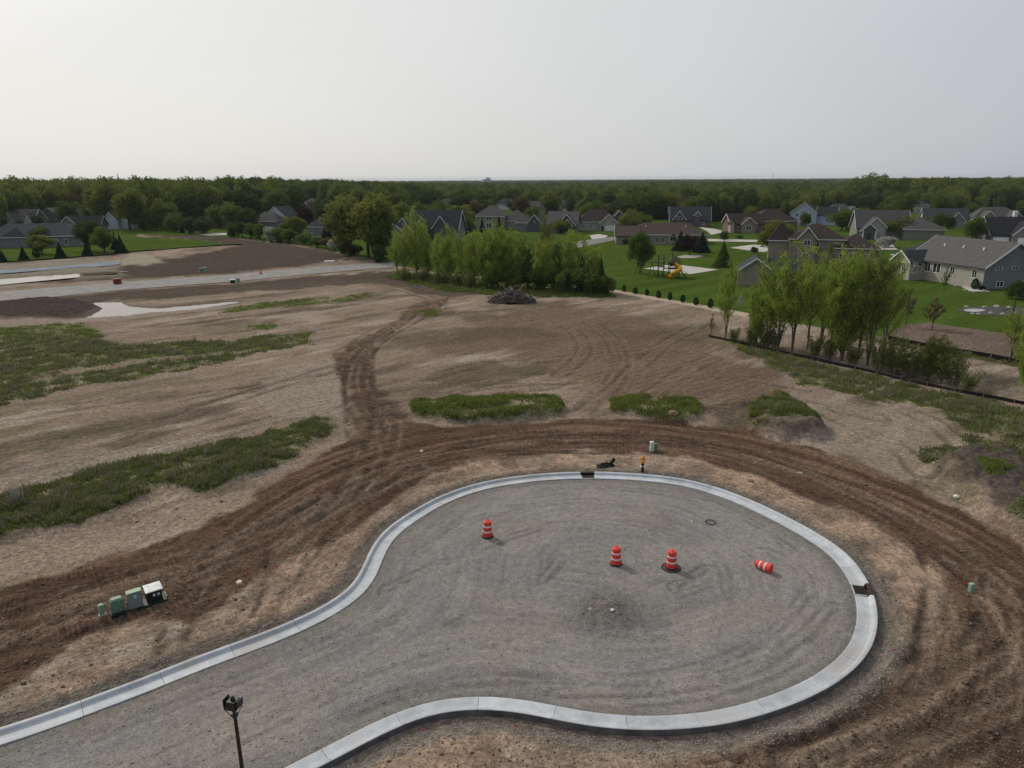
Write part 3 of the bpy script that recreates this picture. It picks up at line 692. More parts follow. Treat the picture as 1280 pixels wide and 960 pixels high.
def _kerb_mat():
    L = tcc.links.new
    pcc.inputs['Roughness'].default_value = .7; pcc.inputs['Specular IOR Level'].default_value = .35
    g = N(tcc, 'ShaderNodeNewGeometry'); oi = N(tcc, 'ShaderNodeObjectInfo')
    n1 = N(tcc, 'ShaderNodeTexNoise'); n1.inputs['Scale'].default_value = .9; n1.inputs['Detail'].default_value = 8; n1.inputs['Roughness'].default_value = .7
    n2 = N(tcc, 'ShaderNodeTexNoise'); n2.inputs['Scale'].default_value = 14; n2.inputs['Detail'].default_value = 4
    L(g.outputs['Position'], n1.inputs[0]); L(g.outputs['Position'], n2.inputs[0])
    m1 = N(tcc, 'ShaderNodeMapRange'); m1.inputs[1].default_value = .3; m1.inputs[2].default_value = .7; m1.inputs[3].default_value = .68; m1.inputs[4].default_value = 1.16; L(n1.outputs['Fac'], m1.inputs[0])
    m2 = N(tcc, 'ShaderNodeMapRange'); m2.inputs[1].default_value = .3; m2.inputs[2].default_value = .7; m2.inputs[3].default_value = .93; m2.inputs[4].default_value = 1.07; L(n2.outputs['Fac'], m2.inputs[0])
    m3 = N(tcc, 'ShaderNodeMapRange'); m3.inputs[3].default_value = .90; m3.inputs[4].default_value = 1.06; L(oi.outputs['Random'], m3.inputs[0])
    a = N(tcc, 'ShaderNodeMath', operation='MULTIPLY'); L(m1.outputs[0], a.inputs[0]); L(m2.outputs[0], a.inputs[1])
    b = N(tcc, 'ShaderNodeMath', operation='MULTIPLY'); L(a.outputs[0], b.inputs[0]); L(m3.outputs[0], b.inputs[1])
    v = N(tcc, 'ShaderNodeVectorMath', operation='SCALE'); v.inputs[0].default_value = (.49, .515, .54); L(b.outputs[0], v.inputs['Scale'])
    # clay dust washed over the concrete here and there
    n3 = N(tcc, 'ShaderNodeTexNoise'); n3.inputs['Scale'].default_value = .45; n3.inputs['Detail'].default_value = 6; L(g.outputs['Position'], n3.inputs[0])
    m4 = N(tcc, 'ShaderNodeMapRange'); m4.inputs[1].default_value = .52; m4.inputs[2].default_value = .70; m4.inputs[4].default_value = .7; L(n3.outputs['Fac'], m4.inputs[0])
    mx_ = N(tcc, 'ShaderNodeMix', data_type='RGBA'); mx_.inputs[7].default_value = (.33, .29, .25, 1); L(m4.outputs[0], mx_.inputs[0]); L(v.outputs[0], mx_.inputs[6])
    L(mx_.outputs[2], pcc.inputs['Base Color'])
    bp = N(tcc, 'ShaderNodeBump'); bp.inputs['Distance'].default_value = .006; L(n2.outputs['Fac'], bp.inputs['Height']); L(bp.outputs[0], pcc.inputs['Normal'])
_kerb_mat()
def sweep(s0, s1, prof, n=None, z=0.0):
    n = n or max(2, int(round((s1 - s0) / .5)) + 1); m = MB(); v = []
    for s in np.linspace(s0, s1, n):
        x, y, dx, dy = path_at(s)
        for t, zz in prof: v.append((x - dy * t, y + dx * t, zz + z))
    k = len(prof); f = []
    for i in range(n - 1):
        for j in range(k - 1): f.append((i * k + j, i * k + j + 1, i * k + k + j + 1, i * k + k + j))
    f += [tuple(range(k - 1, -1, -1)), tuple(range((n - 1) * k, n * k))]
    return m.add(v, f)
M['shaded_form_side'] = simple('shaded_form_side', (.115, .11, .105), .85, var=.35, scale=1.5, detail=8)
curb = empty('curb', (*PATH[len(PATH) // 2], 0)); tag(curb, kind='structure')
C0 = Vector(curb.location)
def build_rel(mb, name, mat, root, smooth=False):
    o = Vector(root.location); mb.v = [tuple(Vector(p) - o) for p in mb.v]
    return mb.build(name, mat, root, smooth)
INL = [on_path(734, 590), on_path(1090, 737)]
cuts = []
s = 1.2
joints = [0.0]
while s < PS[-1]: joints.append(s); s += 3.05
joints.append(PS[-1])
spans = []
for a, b in zip(joints[:-1], joints[1:]):
    pieces = [(a, b)]
    for q in INL:
        nx_ = []
        for (c, d) in pieces:
            if q + .52 <= c or q - .52 >= d: nx_.append((c, d))
            else:
                if q - .52 > c + .1: nx_.append((c, q - .52))
                if q + .52 < d - .1: nx_.append((q + .52, d))
        pieces = nx_
    spans += pieces
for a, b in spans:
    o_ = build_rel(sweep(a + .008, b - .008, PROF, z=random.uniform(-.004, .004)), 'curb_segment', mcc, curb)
    o_.data.materials.append(M['shaded_form_side'])                      # damp back where the form stood, its shade painted into the dark colour
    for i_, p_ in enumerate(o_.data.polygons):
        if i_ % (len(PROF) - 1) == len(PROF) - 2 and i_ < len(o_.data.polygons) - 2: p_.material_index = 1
for i, q in enumerate(INL):
    x, y, dx, dy = path_at(q); ang = math.atan2(dy, dx)
    r = empty('storm_drain', (x, y, 0), ang)
    tag(r, ['rust brown storm drain grate set in the far side of the curb ring', 'rust brown storm drain grate with open curb throat on the right side of the ring'][i], 'storm drain', 'storm drain inlets in the curb')
    MB().box(-.51, .51, -CW, -.86, -.4, .0).box(-.51, -.45, -.86, -.27, -.4, -.012).box(.45, .51, -.86, -.27, -.4, -.012).box(-.51, .51, -.04, 0, -.42, .06).build('concrete_collar', mcc, r)
    MB().box(-.45, .45, -.86, -.04, -.42, -.38).box(-.45, .45, -.075, -.04, -.38, .07).build('catch_pit', M['pit'], r)
    fr = MB().box(-.45, .45, -.86, -.82, -.08, -.008).box(-.45, .45, -.31, -.27, -.08, -.008).box(-.45, -.41, -.82, -.31, -.08, -.008).box(.41, .45, -.82, -.31, -.08, -.008).build('grate_frame', M['iron'], r)
    g = None
    for k in range(9):
        xx = -.37 + k * .0925
        if g is None: g = MB().box(-.02, .02, -.82, -.31, -.06, -.012).build('grate_bar', M['iron'], r); g.location = (xx, 0, 0)
        else: c = g.copy(); COL.objects.link(c); c.parent = r; c.location = (xx, 0, 0)
    MB().box(-.51, .51, -.20, .0, .07, .15, bev=.012).build('hood', M['iron'], r)
    for a_ in (-.51, .44): MB().box(a_, a_ + .07, -.24, -.075, -.2, .07).build('hood_cheek', M['iron'], r)

# ------------------------------------------------------------------ traffic drums
def drum(x, y, z, label, base=True):
    r = empty('traffic_drum', (x, y, z)); tag(r, label, 'traffic drum', 'orange and white traffic drums on the gravel')
    z0 = .07 if base else 0
    bands = [(.265, 0, .275, .0), ]
    def ring(name, pts, mat): return MB().lathe([(a, b + z0) for a, b in pts], 20).build(name, mat, r, False)
    ring('body', [(.268, 0), (.268, .02), (.262, .25), (.252, .26), (.250, .33), (.246, .34), (.240, .57), (.232, .58), (.230, .65), (.226, .66), (.222, .83), (.19, .885), (.12, .905), (0.01, .91)], M['orange_plastic'])
    ring('stripe', [(.2525, .262), (.2565, .264), (.2535, .348), (.249, .350)], M['reflective_white'])
    ring('stripe', [(.2325, .575), (.2365, .577), (.2335, .662), (.229, .664)], M['reflective_white'])
    MB().path([(-.10, 0, .90 + z0), (-.09, 0, .97 + z0), (-.04, 0, 1.0 + z0), (.04, 0, 1.0 + z0), (.09, 0, .97 + z0), (.10, 0, .90 + z0)], .022, 6).build('handle', M['orange_plastic'], r)
    if base: MB().lathe([(.31, 0), (.325, .02), (.32, .055), (.29, .075), (.25, .075), (.25, .01)], 22).build('base_ring', M['rubber'], r)
    else:
        MB().lathe([(.225, .03), (.10, .05), (.01, .05)], 20, cap=False).build('hollow_bottom', M['orange_plastic'], r)
    return r
for (px, py), lb in (((609.5, 670), 'leftmost upright orange drum, alone near the left of the gravel circle'), ((770, 704), 'upright orange drum left of the one on the manhole ring'), ((839, 709.5), 'upright orange drum standing on the round manhole ring')):
    x, y = at(px, py); z = zat(x, y)
    d = drum(x, y, z + (.05 if px == 839 else 0.0), lb); d.scale = (1.12, 1.12, 1.08); d.rotation_euler.z = random.uniform(0, 3)
x, y = at(839, 709); z = zat(x, y)
mh = empty('manhole', (x, y, z)); tag(mh, 'round manhole ring under the third upright drum', 'manhole')
MB().lathe([(.55, -.1), (.55, .03), (.53, .045), (.44, .045), (.43, .02)], 28, cap=False).build('frame_ring', M['iron'], mh)
MB().lathe([(.425, -.1), (.425, .035), (.41, .04), (.01, .04)], 28).build('cover', simple('cover_iron', (.10, .092, .085), .8, var=.3, scale=6), mh)
# the fallen drum
x, y = at(956, 711); d = drum(0, 0, 0, 'orange drum lying on its side at the right of the circle', False)
a0, a1 = at(946, 704, .2), at(963, 711, .2)
ax = Vector((a0[0] - a1[0], a0[1] - a1[1], -.02)).normalized()
ctr = Vector(((a0[0] + a1[0]) / 2, (a0[1] + a1[1]) / 2, zat(x, y) + .24))
d.rotation_euler = ax.to_track_quat('Z', 'Y').to_euler(); d.location = ctr - ax * .45
# loose rubber ring
x, y = at(888, 652.5); rr = MB(); pts = [(x + .30 * math.cos(t), y + .30 * math.sin(t), zat(x, y) + .06) for t in np.linspace(0, 2 * math.pi, 41)]
tag(rr.path(pts, .028, 6, False).build('hose_ring', M['rubber']), 'thin black rubber ring lying flat on the gravel', 'rubber ring')

# ------------------------------------------------------------------ utility cabinets by the haul road
UA = R(37)
def cab(name, px, py, label, cat, group=None, rz=UA):
    x, y = at(px, py); r = empty(name, (x, y, zat(x, y) - .02), rz); tag(r, label, cat, group); r.scale = (.87, .87, .90); return r
gB = 'utility boxes standing in the churned soil'
r = cab('utility_pedestal', 128, 769, 'short pale green pedestal, smallest and leftmost of the four boxes', 'pedestal', gB)
MB().box(-.14, .14, -.12, .12, .06, .62, bev=.03).build('body', M['pale_green_box'], r); MB().box(-.155, .155, -.135, .135, .60, .70, bev=.05).build('cap', M['pale_green_box'], r)
MB().box(-.19, .19, -.16, .16, 0, .09, bev=.02).build('base', M['concrete_path'], r)
r = cab('utility_cabinet', 148, 766, 'green rounded cabinet between the small pedestal and the grey box', 'cabinet', gB)
MB().box(-.36, .36, -.26, .26, .08, .95, bev=.09).build('cover', M['green_box'], r, False); MB().box(-.40, .40, -.30, .30, -.05, .10, bev=.02).build('base', M['dark_green_box'], r)
MB().box(-.375, .375, -.275, .275, .60, .63, bev=.012).build('seam', M['green_box'], r)
r = cab('utility_cabinet', 170, 758, 'flat grey green cabinet with light lid and label, beside the black box', 'cabinet', gB)
MB().box(-.38, .38, -.20, .20, .0, .98, bev=.02).build('body', M['grey_green_box'], r); MB().box(-.42, .42, -.24, .24, .96, 1.04, bev=.03).build('lid', M['pale_green_box'], r)
MB().box(-.30, .30, -.215, -.202, .30, .93).build('door', M['grey_green_box'], r)
MB().box(-.06, .08, -.225, -.216, .66, .82).build('label_plate', M['sticker'], r)
MB().tube((-.43, -.1, 0), (-.43, -.1, .5), .035).tube((-.46, .08, 0), (-.46, .08, .42), .03).build('conduit', M['stone'], r)
r = cab('transformer', 193, 750, 'black transformer box with shiny silver sloped lid and two stickers', 'transformer', gB)
MB().box(-.62, .62, -.52, .52, -.06, .10, bev=.02).build('pad', M['dark_green_box'], r)
MB().box(-.42, .42, -.40, .40, .10, .78, bev=.015).build('body', M['dark_green_box'], r)
MB().add([(-.47, -.47, .78), (.47, -.47, .78), (.47, .45, .84), (-.47, .45, .84), (-.47, -.47, .84), (.47, -.47, .84), (.47, .0, .97), (-.47, 0, .97), (.47, .45, .90), (-.47, .45, .90)],
         [(3, 2, 1, 0), (0, 1, 5, 4), (4, 5, 6, 7), (7, 6, 8, 9), (9, 8, 2, 3), (1, 2, 8, 6, 5), (0, 4, 7, 9, 3)]).build('lid', M['silver'], r)
st = MB().box(-.07, .07, -.414, -.404, -.08, .08).build('sticker', M['sticker'], r); st.location = (-.02, 0, .55)
c = st.copy(); COL.objects.link(c); c.parent = r; c.location = (.22, 0, .55)
bd = MB().box(-.03, .03, -.4, .35, 0, .12).build('timber', M['stone'], r); bd.location = (-.66, 0, .02); bd.rotation_euler = (0, .2, .1)
bd = MB().box(-.03, .03, -.3, .3, 0, .12).build('timber', M['stone'], r); bd.location = (.66, .1, .02)
# pedestals and hydrant at the back of the circle
r = cab('utility_pedestal', 814.5, 563.5, 'grey white square pedestal post behind the yellow hydrant', 'pedestal', 'pedestals behind the hydrant', .1)
MB().box(-.16, .16, -.14, .14, 0, .84, bev=.02).build('body', M['sticker'], r); MB().box(-.175, .175, -.155, .155, .82, .90, bev=.03).build('cap', M['white_paint'], r)
r = cab('utility_pedestal', 819.5, 563, 'dark green pedestal post touching the grey white one', 'pedestal', 'pedestals behind the hydrant', .1)
MB().box(-.14, .14, -.14, .14, 0, .66, bev=.02).build('body', M['green_box'], r); MB().box(-.155, .155, -.155, .155, .64, .72, bev=.03).build('cap', M['green_box'], r)
r = cab('utility_pedestal', 1213.5, 738, 'lone light green pedestal in the clay at the far right', 'pedestal', None, .3)
MB().box(-.15, .15, -.12, .12, .03, .50, bev=.03).build('body', M['pale_green_box'], r); MB().box(-.165, .165, -.135, .135, .48, .60, bev=.04).build('cap', M['pale_green_box'], r)
MB().box(-.18, .18, -.15, .15, 0, .05, bev=.01).build('base', M['green_box'], r)
x, y = at(803, 588.5); zz = zat(x, y); r = empty('fire_hydrant', (x, y, zz), 0); tag(r, 'yellow orange fire hydrant raised on a tall black lower barrel', 'hydrant')
MB().lathe([(.11, -.1), (.11, .40), (.17, .41), (.17, .46), (.11, .47), (.11, .72)], 14).build('lower_barrel', M['hydrant_black'], r, False)
MB().lathe([(.17, .73), (.17, .78), (.115, .79), (.11, 1.08), (.15, 1.09), (.15, 1.13), (.13, 1.18), (.08, 1.24), (.035, 1.26), (.035, 1.32), (.01, 1.33)], 14).build('upper_barrel', M['hydrant_yellow'], r)
for a in (0, math.pi): 
    nz_ = MB().tube((.09, 0, 0), (.21, 0, 0), .055, .055, 10).tube((.20, 0, 0), (.25, 0, 0), .065, .06, 6).build('nozzle_cap', M['hydrant_yellow'], r); nz_.location = (0, 0, .98); nz_.rotation_euler.z = a
nz_ = MB().tube((.09, 0, 0), (.22, 0, 0), .075, .075, 12).build('pumper_nozzle', M['hydrant_yellow'], r); nz_.location = (0, 0, .93); nz_.rotation_euler.z = -math.pi / 2
MB().lathe([(.172, .40), (.20, .42), (.20, .47), (.172, .485)], 14).build('band', M['silver'], r)

# scrap by the far drain
x, y = at(757, 582); zz = zat(x, y); r = empty('plastic_scrap', (x, y, zz), .2); tag(r, 'crumpled black plastic sheet with a pipe end, beside the far drain', 'scrap')
g = []; nx_, ny_ = 16, 9
for j in range(ny_):
    for i in range(nx_):
        u, v_ = i / (nx_ - 1) * 2 - 1, j / (ny_ - 1) * 2 - 1
        e = max(0, 1 - u * u * .8 - v_ * v_ * .9)
        g.append((u * .72 + random.uniform(-.05, .05), v_ * .42 + random.uniform(-.05, .05), e * .20 * random.uniform(.5, 1.5) - .02))
MB().add(g, [(j * nx_ + i, j * nx_ + i + 1, j * nx_ + nx_ + i + 1, j * nx_ + nx_ + i) for j in range(ny_ - 1) for i in range(nx_ - 1)]).build('sheet', M['fabric_black'], r)
MB().tube((.35, -.1, .15), (.72, .15, .42), .13, .13, 12, False).tube((.35, -.1, .15), (.72, .15, .42), .10, .10, 12, False).build('pipe', M['fabric_black'], r)

# ------------------------------------------------------------------ street lamp at the lower left
LX, LY = 0, 0
for _D in [18.4]:
    d_ = np.array([(291 - 640) / FPX, -(876 - 480) / FPX, -1.0]); w_ = CR @ d_; k_ = _D / w_[1]; LX, LY, LZ = w_[0] * k_, _D, CAM_H + w_[2] * k_
r = empty('street_lamp', (LX, LY, zat(LX, LY) - .05), R(-14)); tag(r, 'black street lamp with open lantern head at the lower left', 'street lamp')
H = LZ - (zat(LX, LY) - .05)
MB().lathe([(.20, 0), (.20, .12), (.13, .2), (.12, .75), (.085, .85), (.075, 1.0), (.055, H - .62), (.06, H - .60)], 14).build('pole', M['black_metal'], r)
hd = MB().lathe([(.055, H - .60), (.10, H - .56), (.11, H - .50), (.07, H - .46)], 12).build('lamp_head', M['black_metal'], r)
for sx, sy in ((1, 1), (1, -1), (-1, 1), (-1, -1)):
    st_ = MB().tube((sx * .06, sy * .06, H - .56), (sx * .19, sy * .19, H - .20), .013, .013, 5).build('strut', M['black_metal'], hd)
MB().add([(-.21, -.21, H - .20), (.21, -.21, H - .20), (.21, .21, H - .20), (-.21, .21, H - .20), (-.14, -.14, H + .04), (.14, -.14, H + .04), (.14, .14, H + .04), (-.14, .14, H + .04)],
         [(3, 2, 1, 0), (4, 5, 6, 7), (0, 1, 5, 4), (1, 2, 6, 5), (2, 3, 7, 6), (3, 0, 4, 7)]).build('roof', M['black_metal'], hd)
for sx in (1, -1):
    MB().add([(sx * .215, -.17, H - .17), (sx * .215, .17, H - .17), (sx * .235, .15, H + .10), (sx * .235, -.15, H + .10), (sx * .235, -.17, H - .17), (sx * .235, .17, H - .17), (sx * .255, .15, H + .10), (sx * .255, -.15, H + .10)],
             [(0, 1, 2, 3), (7, 6, 5, 4), (0, 4, 5, 1), (1, 5, 6, 2), (2, 6, 7, 3), (3, 7, 4, 0)]).build('side_panel', M['black_metal'], hd)
MB().lathe([(.06, H + .04), (.075, H + .08), (.06, H + .13), (.02, H + .17), (.005, H + .18)], 10).build('finial', M['black_metal'], hd)
MB().lathe([(.05, H - .46), (.075, H - .36), (.07, H - .22)], 10).build('lens', M['glass'], hd)

# ------------------------------------------------------------------ marker flags
fl = [(244, 731, 'flag_red', 'red marker flag in the pale patch right of the transformer'), (359, 697, 'flag_red', 'red marker flag at the foot of the left curb bend, upper one'), (344, 712, 'flag_pink', 'pink marker flag between two red ones left of the curb'),
      (308, 722, 'flag_red', 'red marker flag beside the pale flat stone'), (379, 757, 'flag_pink', 'pink marker flag right above the left curb'), (98, 783, 'flag_red', 'red marker flag left below the small pedestal'),
      (1115, 818, 'flag_pink', 'pink marker flag outside the right curb'), (525, 917, 'flag_pink', 'pink marker flag in the trench below the near curb, left one'), (642, 912, 'flag_red', 'red marker flag in the trench below the near curb, right one'),
      (952, 614, 'flag_pink', 'pink marker flag behind the curb at the upper right'), (1007, 602, 'flag_red', 'red marker flag on the edge of the haul track'), (1203, 733, 'flag_red', 'red marker flag left of the lone green pedestal'), (1196, 726, 'flag_red', 'red marker flag farther left of the lone green pedestal')]
for px, py, mt, lb in fl:
    x, y = at(px, py); r = empty('marker_flag', (x, y, zat(x, y)), random.uniform(-.6, .6)); tag(r, lb, 'marker flag', 'survey marker flags in the soil')
    MB().tube((0, 0, -.05), (.03, 0, .30), .006, .006, 4).build('wire', M['silver'], r)
    MB().add([(.03, 0, .30), (.17, .03, .29), (.18, .05, .19), (.03, .01, .20), (.03, .006, .30), (.17, .036, .29), (.18, .056, .19), (.03, .016, .20)], [(0, 1, 2, 3), (7, 6, 5, 4), (0, 4, 5, 1), (1, 5, 6, 2), (2, 6, 7, 3), (3, 7, 4, 0)]).build('flag', M[mt], r)

# ------------------------------------------------------------------ stones and clods
OCT_V = np.array([(1, 0, 0), (-1, 0, 0), (0, 1, 0), (0, -1, 0), (0, 0, 1), (0, 0, -1)], float)
OCT_F = np.array([(0, 2, 4), (2, 1, 4), (1, 3, 4), (3, 0, 4), (2, 0, 5), (1, 2, 5), (3, 1, 5), (0, 3, 5)])
def scatter_mesh(name, P, z, size, mat, flat=.6):
    n = len(P)
    v = OCT_V[None] * rng.uniform(.6, 1.3, (n, 6, 1)) * size[:, None, None]
    a = rng.uniform(0, 6.28, n); c_, s_ = np.cos(a)[:, None], np.sin(a)[:, None]
    v = np.stack([v[..., 0] * c_ - v[..., 1] * s_, v[..., 0] * s_ + v[..., 1] * c_, v[..., 2] * flat + v[..., 0] * .2], -1)
    v += np.stack([P[:, 0], P[:, 1], z + size * .2], -1)[:, None]
    f = (OCT_F[None] + (np.arange(n) * 6)[:, None, None]).reshape(-1, 3)
    return tag(tri_obj(name, v.reshape(-1, 3), f, mat, np.repeat(rng.uniform(0, 1, n), 8)), kind='stuff')
def tri_obj(name, v, f, mat, tint=None, link_it=True):
    """object of equal polygons from arrays; tint is one value per face"""
    k = f.shape[1]; me = bpy.data.meshes.new(name)
    me.vertices.add(len(v)); me.vertices.foreach_set('co', np.asarray(v, np.float32).ravel())
    me.loops.add(f.size); me.loops.foreach_set('vertex_index', f.astype(np.int32).ravel())
    me.polygons.add(len(f)); me.polygons.foreach_set('loop_start', (np.arange(len(f)) * k).astype(np.int32)); me.update(calc_edges=True)
    if tint is not None:
        a = me.attributes.new('tint', 'FLOAT', 'FACE'); a.data.foreach_set('value', np.asarray(tint, np.float32))
    me.materials.append(mat)
    return link(name, me) if link_it else me
M['pebbles'] = leafmat('pebbles', (.17, .15, .13), (.38, .35, .31), 0); M['clods'] = leafmat('clods', (.10, .070, .050), (.24, .18, .135), 0)
def pts_px(x0, x1, y0, y1, n): return unproj(rng.uniform(x0, x1, n), rng.uniform(y0, y1, n))
Pp = pts_px(-40, 1320, 545, 1000, 40000)
z_, c_, g_, r_, gr_, fl_, cl_, ch_ = terrain(Pp[:, 0], Pp[:, 1])
sz = rng.uniform(.02, .05, len(Pp)) * (1 + rng.pareto(3.0, len(Pp)) * .5); sz = np.minimum(sz, .16)
k = (cl_ == 1) & (rng.random(len(Pp)) < .10)
T_ = fl_[:, 1]
trench = (T_ > .15) & (T_ < 1.3)
k |= trench
scatter_mesh('crushed_stone', Pp[k], z_[k], np.minimum(sz[k], .06), M['pebbles'])
k = (cl_ == 0) & (T_ > 1.0) & (g_ < .3) & (rng.random(len(Pp)) < .25 + .75 * ch_)
scatter_mesh('soil_clods', Pp[k], z_[k], sz[k] * .9, M['clods'])
hx, hy = at(757, 762); q = rng.normal(0, .75, (900, 2)) + (hx, hy)
scatter_mesh('crushed_stone', q, terrain(q[:, 0], q[:, 1], False), rng.uniform(.015, .045, 900), M['pebbles'])
def boulder(px, py, w, label, mat='stone', squash=.6):
    x, y = at(px, py); P = []; n = 10
    m = MB(); prof = [(.02, -.3), (.8, -.25), (1, .1), (.85, .55), (.45, .85), (.02, .95)]
    v = []
    for rr_, zz_ in prof:
        for k_ in range(n):
            t = 2 * math.pi * k_ / n; s_ = w / 2 * random.uniform(.82, 1.15)
            v.append((rr_ * math.cos(t) * s_, rr_ * math.sin(t) * s_, zz_ * w / 2 * squash * 1.4))
    m.add(v, [(i * n + k_, i * n + (k_ + 1) % n, i * n + n + (k_ + 1) % n, i * n + n + k_) for i in range(len(prof) - 1) for k_ in range(n)] + [tuple(range(n - 1, -1, -1)), tuple(range(5 * n, 6 * n))])
    o = m.build('boulder' if w > .5 else 'stone', M[mat]); o.location = (x, y, zat(x, y)); tag(o, label, 'rock'); return o
M['stone_brown'] = simple('stone_brown', (.20, .13, .09), .9, var=.2, scale=3); M['stone_white'] = simple('stone_white', (.62, .58, .52), .9, var=.1, scale=3)
boulder(841, 525, .95, 'brown boulder in front of the right grassy bank', 'stone_brown')
boulder(527, 564, .30, 'white stone in the dark soil left of the circle', 'stone_white')
boulder(738, 764, .26, 'pale grey stone at the left of the rubble heap', 'stone'); boulder(765, 768, .22, 'flat pale stone in front of the rubble heap', 'stone_white', .35)
boulder(299, 727, .38, 'pale flat stone beside a red flag left of the curb', 'stone_white', .4); boulder(1195, 623, .45, 'pale stone at the edge of the haul track near the right soil pile', 'stone_white', .5)
boulder(1204, 544, .25, 'white stone in the grass strip at the right', 'stone_white'); boulder(865, 651, .14, 'small white stone on the gravel left of the rubber ring', 'stone_white')
boulder(938, 601, .4, 'dark stone behind the curb at the upper right', 'stone_brown', .5); boulder(1000, 592, .45, 'pale flat stone on the haul track', 'stone', .25)

# ------------------------------------------------------------------ houses
def roofmat(name, col):
    m, t, p = newmat(name); L = t.links.new
    p.inputs['Roughness'].default_value = .9; p.inputs['Specular IOR Level'].default_value = .15
    tc = N(t, 'ShaderNodeTexCoord')
    a = N(t, 'ShaderNodeTexNoise'); a.inputs['Scale'].default_value = 2.2; a.inputs['Detail'].default_value = 5; L(tc.outputs['Object'], a.inputs[0])
    w = N(t, 'ShaderNodeTexWave', bands_direction='Z'); w.inputs['Scale'].default_value = 2.4; w.inputs['Distortion'].default_value = .6; L(tc.outputs['Object'], w.inputs[0])
    r = N(t, 'ShaderNodeMapRange'); r.inputs[1].default_value = .3; r.inputs[2].default_value = .7; r.inputs[3].default_value = .8; r.inputs[4].default_value = 1.2; L(a.outputs['Fac'], r.inputs[0])
    r2 = N(t, 'ShaderNodeMapRange'); r2.inputs[3].default_value = .88; r2.inputs[4].default_value = 1.06; L(w.outputs['Fac'], r2.inputs[0])
    q = N(t, 'ShaderNodeMath', operation='MULTIPLY'); L(r.outputs[0], q.inputs[0]); L(r2.outputs[0], q.inputs[1])
    v = N(t, 'ShaderNodeVectorMath', operation='SCALE'); v.inputs[0].default_value = col; L(q.outputs[0], v.inputs['Scale']); L(v.outputs[0], p.inputs['Base Color'])
    return m
RF = dict(brown=roofmat('roof_brown', (.075, .055, .045)), darkbrown=roofmat('roof_dark_brown', (.045, .034, .030)), grey=roofmat('roof_grey', (.080, .077, .075)),
          slate=roofmat('roof_slate', (.040, .044, .052)), black=roofmat('roof_black', (.028, .029, .033)), taupe=roofmat('roof_taupe', (.10, .094, .09)))
WL = {}
for k, c in dict(tan=(.25, .215, .165), grey=(.18, .185, .185), cream=(.37, .345, .29), white=(.62, .63, .62), blue=(.34, .42, .50), brick=(.17, .11, .085), olive=(.20, .20, .16), dark=(.10, .10, .10), paleblue=(.50, .56, .62), redbrick=(.13, .045, .035)).items():
    WL[k] = simple('wall_' + k, c, .85, var=.08, scale=1.2)
_wm = {}
def win_mesh():
    if not _wm:
        _wm['frame'] = MB().box(-.5, .5, -.05, .02, -.5, -.42).box(-.5, .5, -.05, .02, .42, .5).box(-.5, -.42, -.05, .02, -.42, .42).box(.42, .5, -.05, .02, -.42, .42).box(-.03, .03, -.04, .01, -.42, .42).mesh('window_frame', M['white_paint'])
        _wm['pane'] = MB().box(-.42, .42, -.02, .0, -.42, .42).mesh('pane', M['glass'])
        _wm['door'] = MB().box(-.5, .5, -.05, 0, -.5, .5).mesh('door', M['white_paint'])
        _wm['groove'] = MB().box(-.44, .44, -.06, -.051, -.5, .5).mesh('panel', M['white_paint'])
        _wm['shade'] = MB().box(-.5, .5, -.055, 0, -.5, .5).mesh('door_dark', M['bark_dark'])
    return _wm
def face_tf(o, mod, side, u, z):
    """put o on a wall of the module: side f (front, -y) b r l, u metres from its left end, z its middle height"""
    x0, x1, y0, y1 = mod
    if side == 'f': o.location = (x0 + u, y0 - .01, z); o.rotation_euler.z = 0
    if side == 'b': o.location = (x1 - u, y1 + .01, z); o.rotation_euler.z = math.pi
    if side == 'r': o.location = (x1 + .01, y0 + u, z); o.rotation_euler.z = math.pi / 2
    if side == 'l': o.location = (x0 - .01, y1 - u, z); o.rotation_euler.z = -math.pi / 2
def window(root, mod, side, u, z, w, h):
    W = win_mesh(); f = link('window', W['frame'], root); face_tf(f, mod, side, u, z); f.scale = (w, 1, h)
    link('pane', W['pane'], f)
def garage(root, mod, side, u, w, h=2.3, mat='white_paint'):
    W = win_mesh(); f = link('garage_door', W['door'], root); face_tf(f, mod, side, u, h / 2 + .02); f.scale = (w, 1, h)
    for k in range(4):
        g = link('door_panel', W['groove'], f); g.location = (0, 0, -.375 + .25 * k); g.scale = (1, 1, .215)
def door(root, mod, side, u, w=1.0, h=2.1):
    f = link('door', win_mesh()['shade'], root); face_tf(f, mod, side, u, h / 2 + .05); f.scale = (w, 1, h)
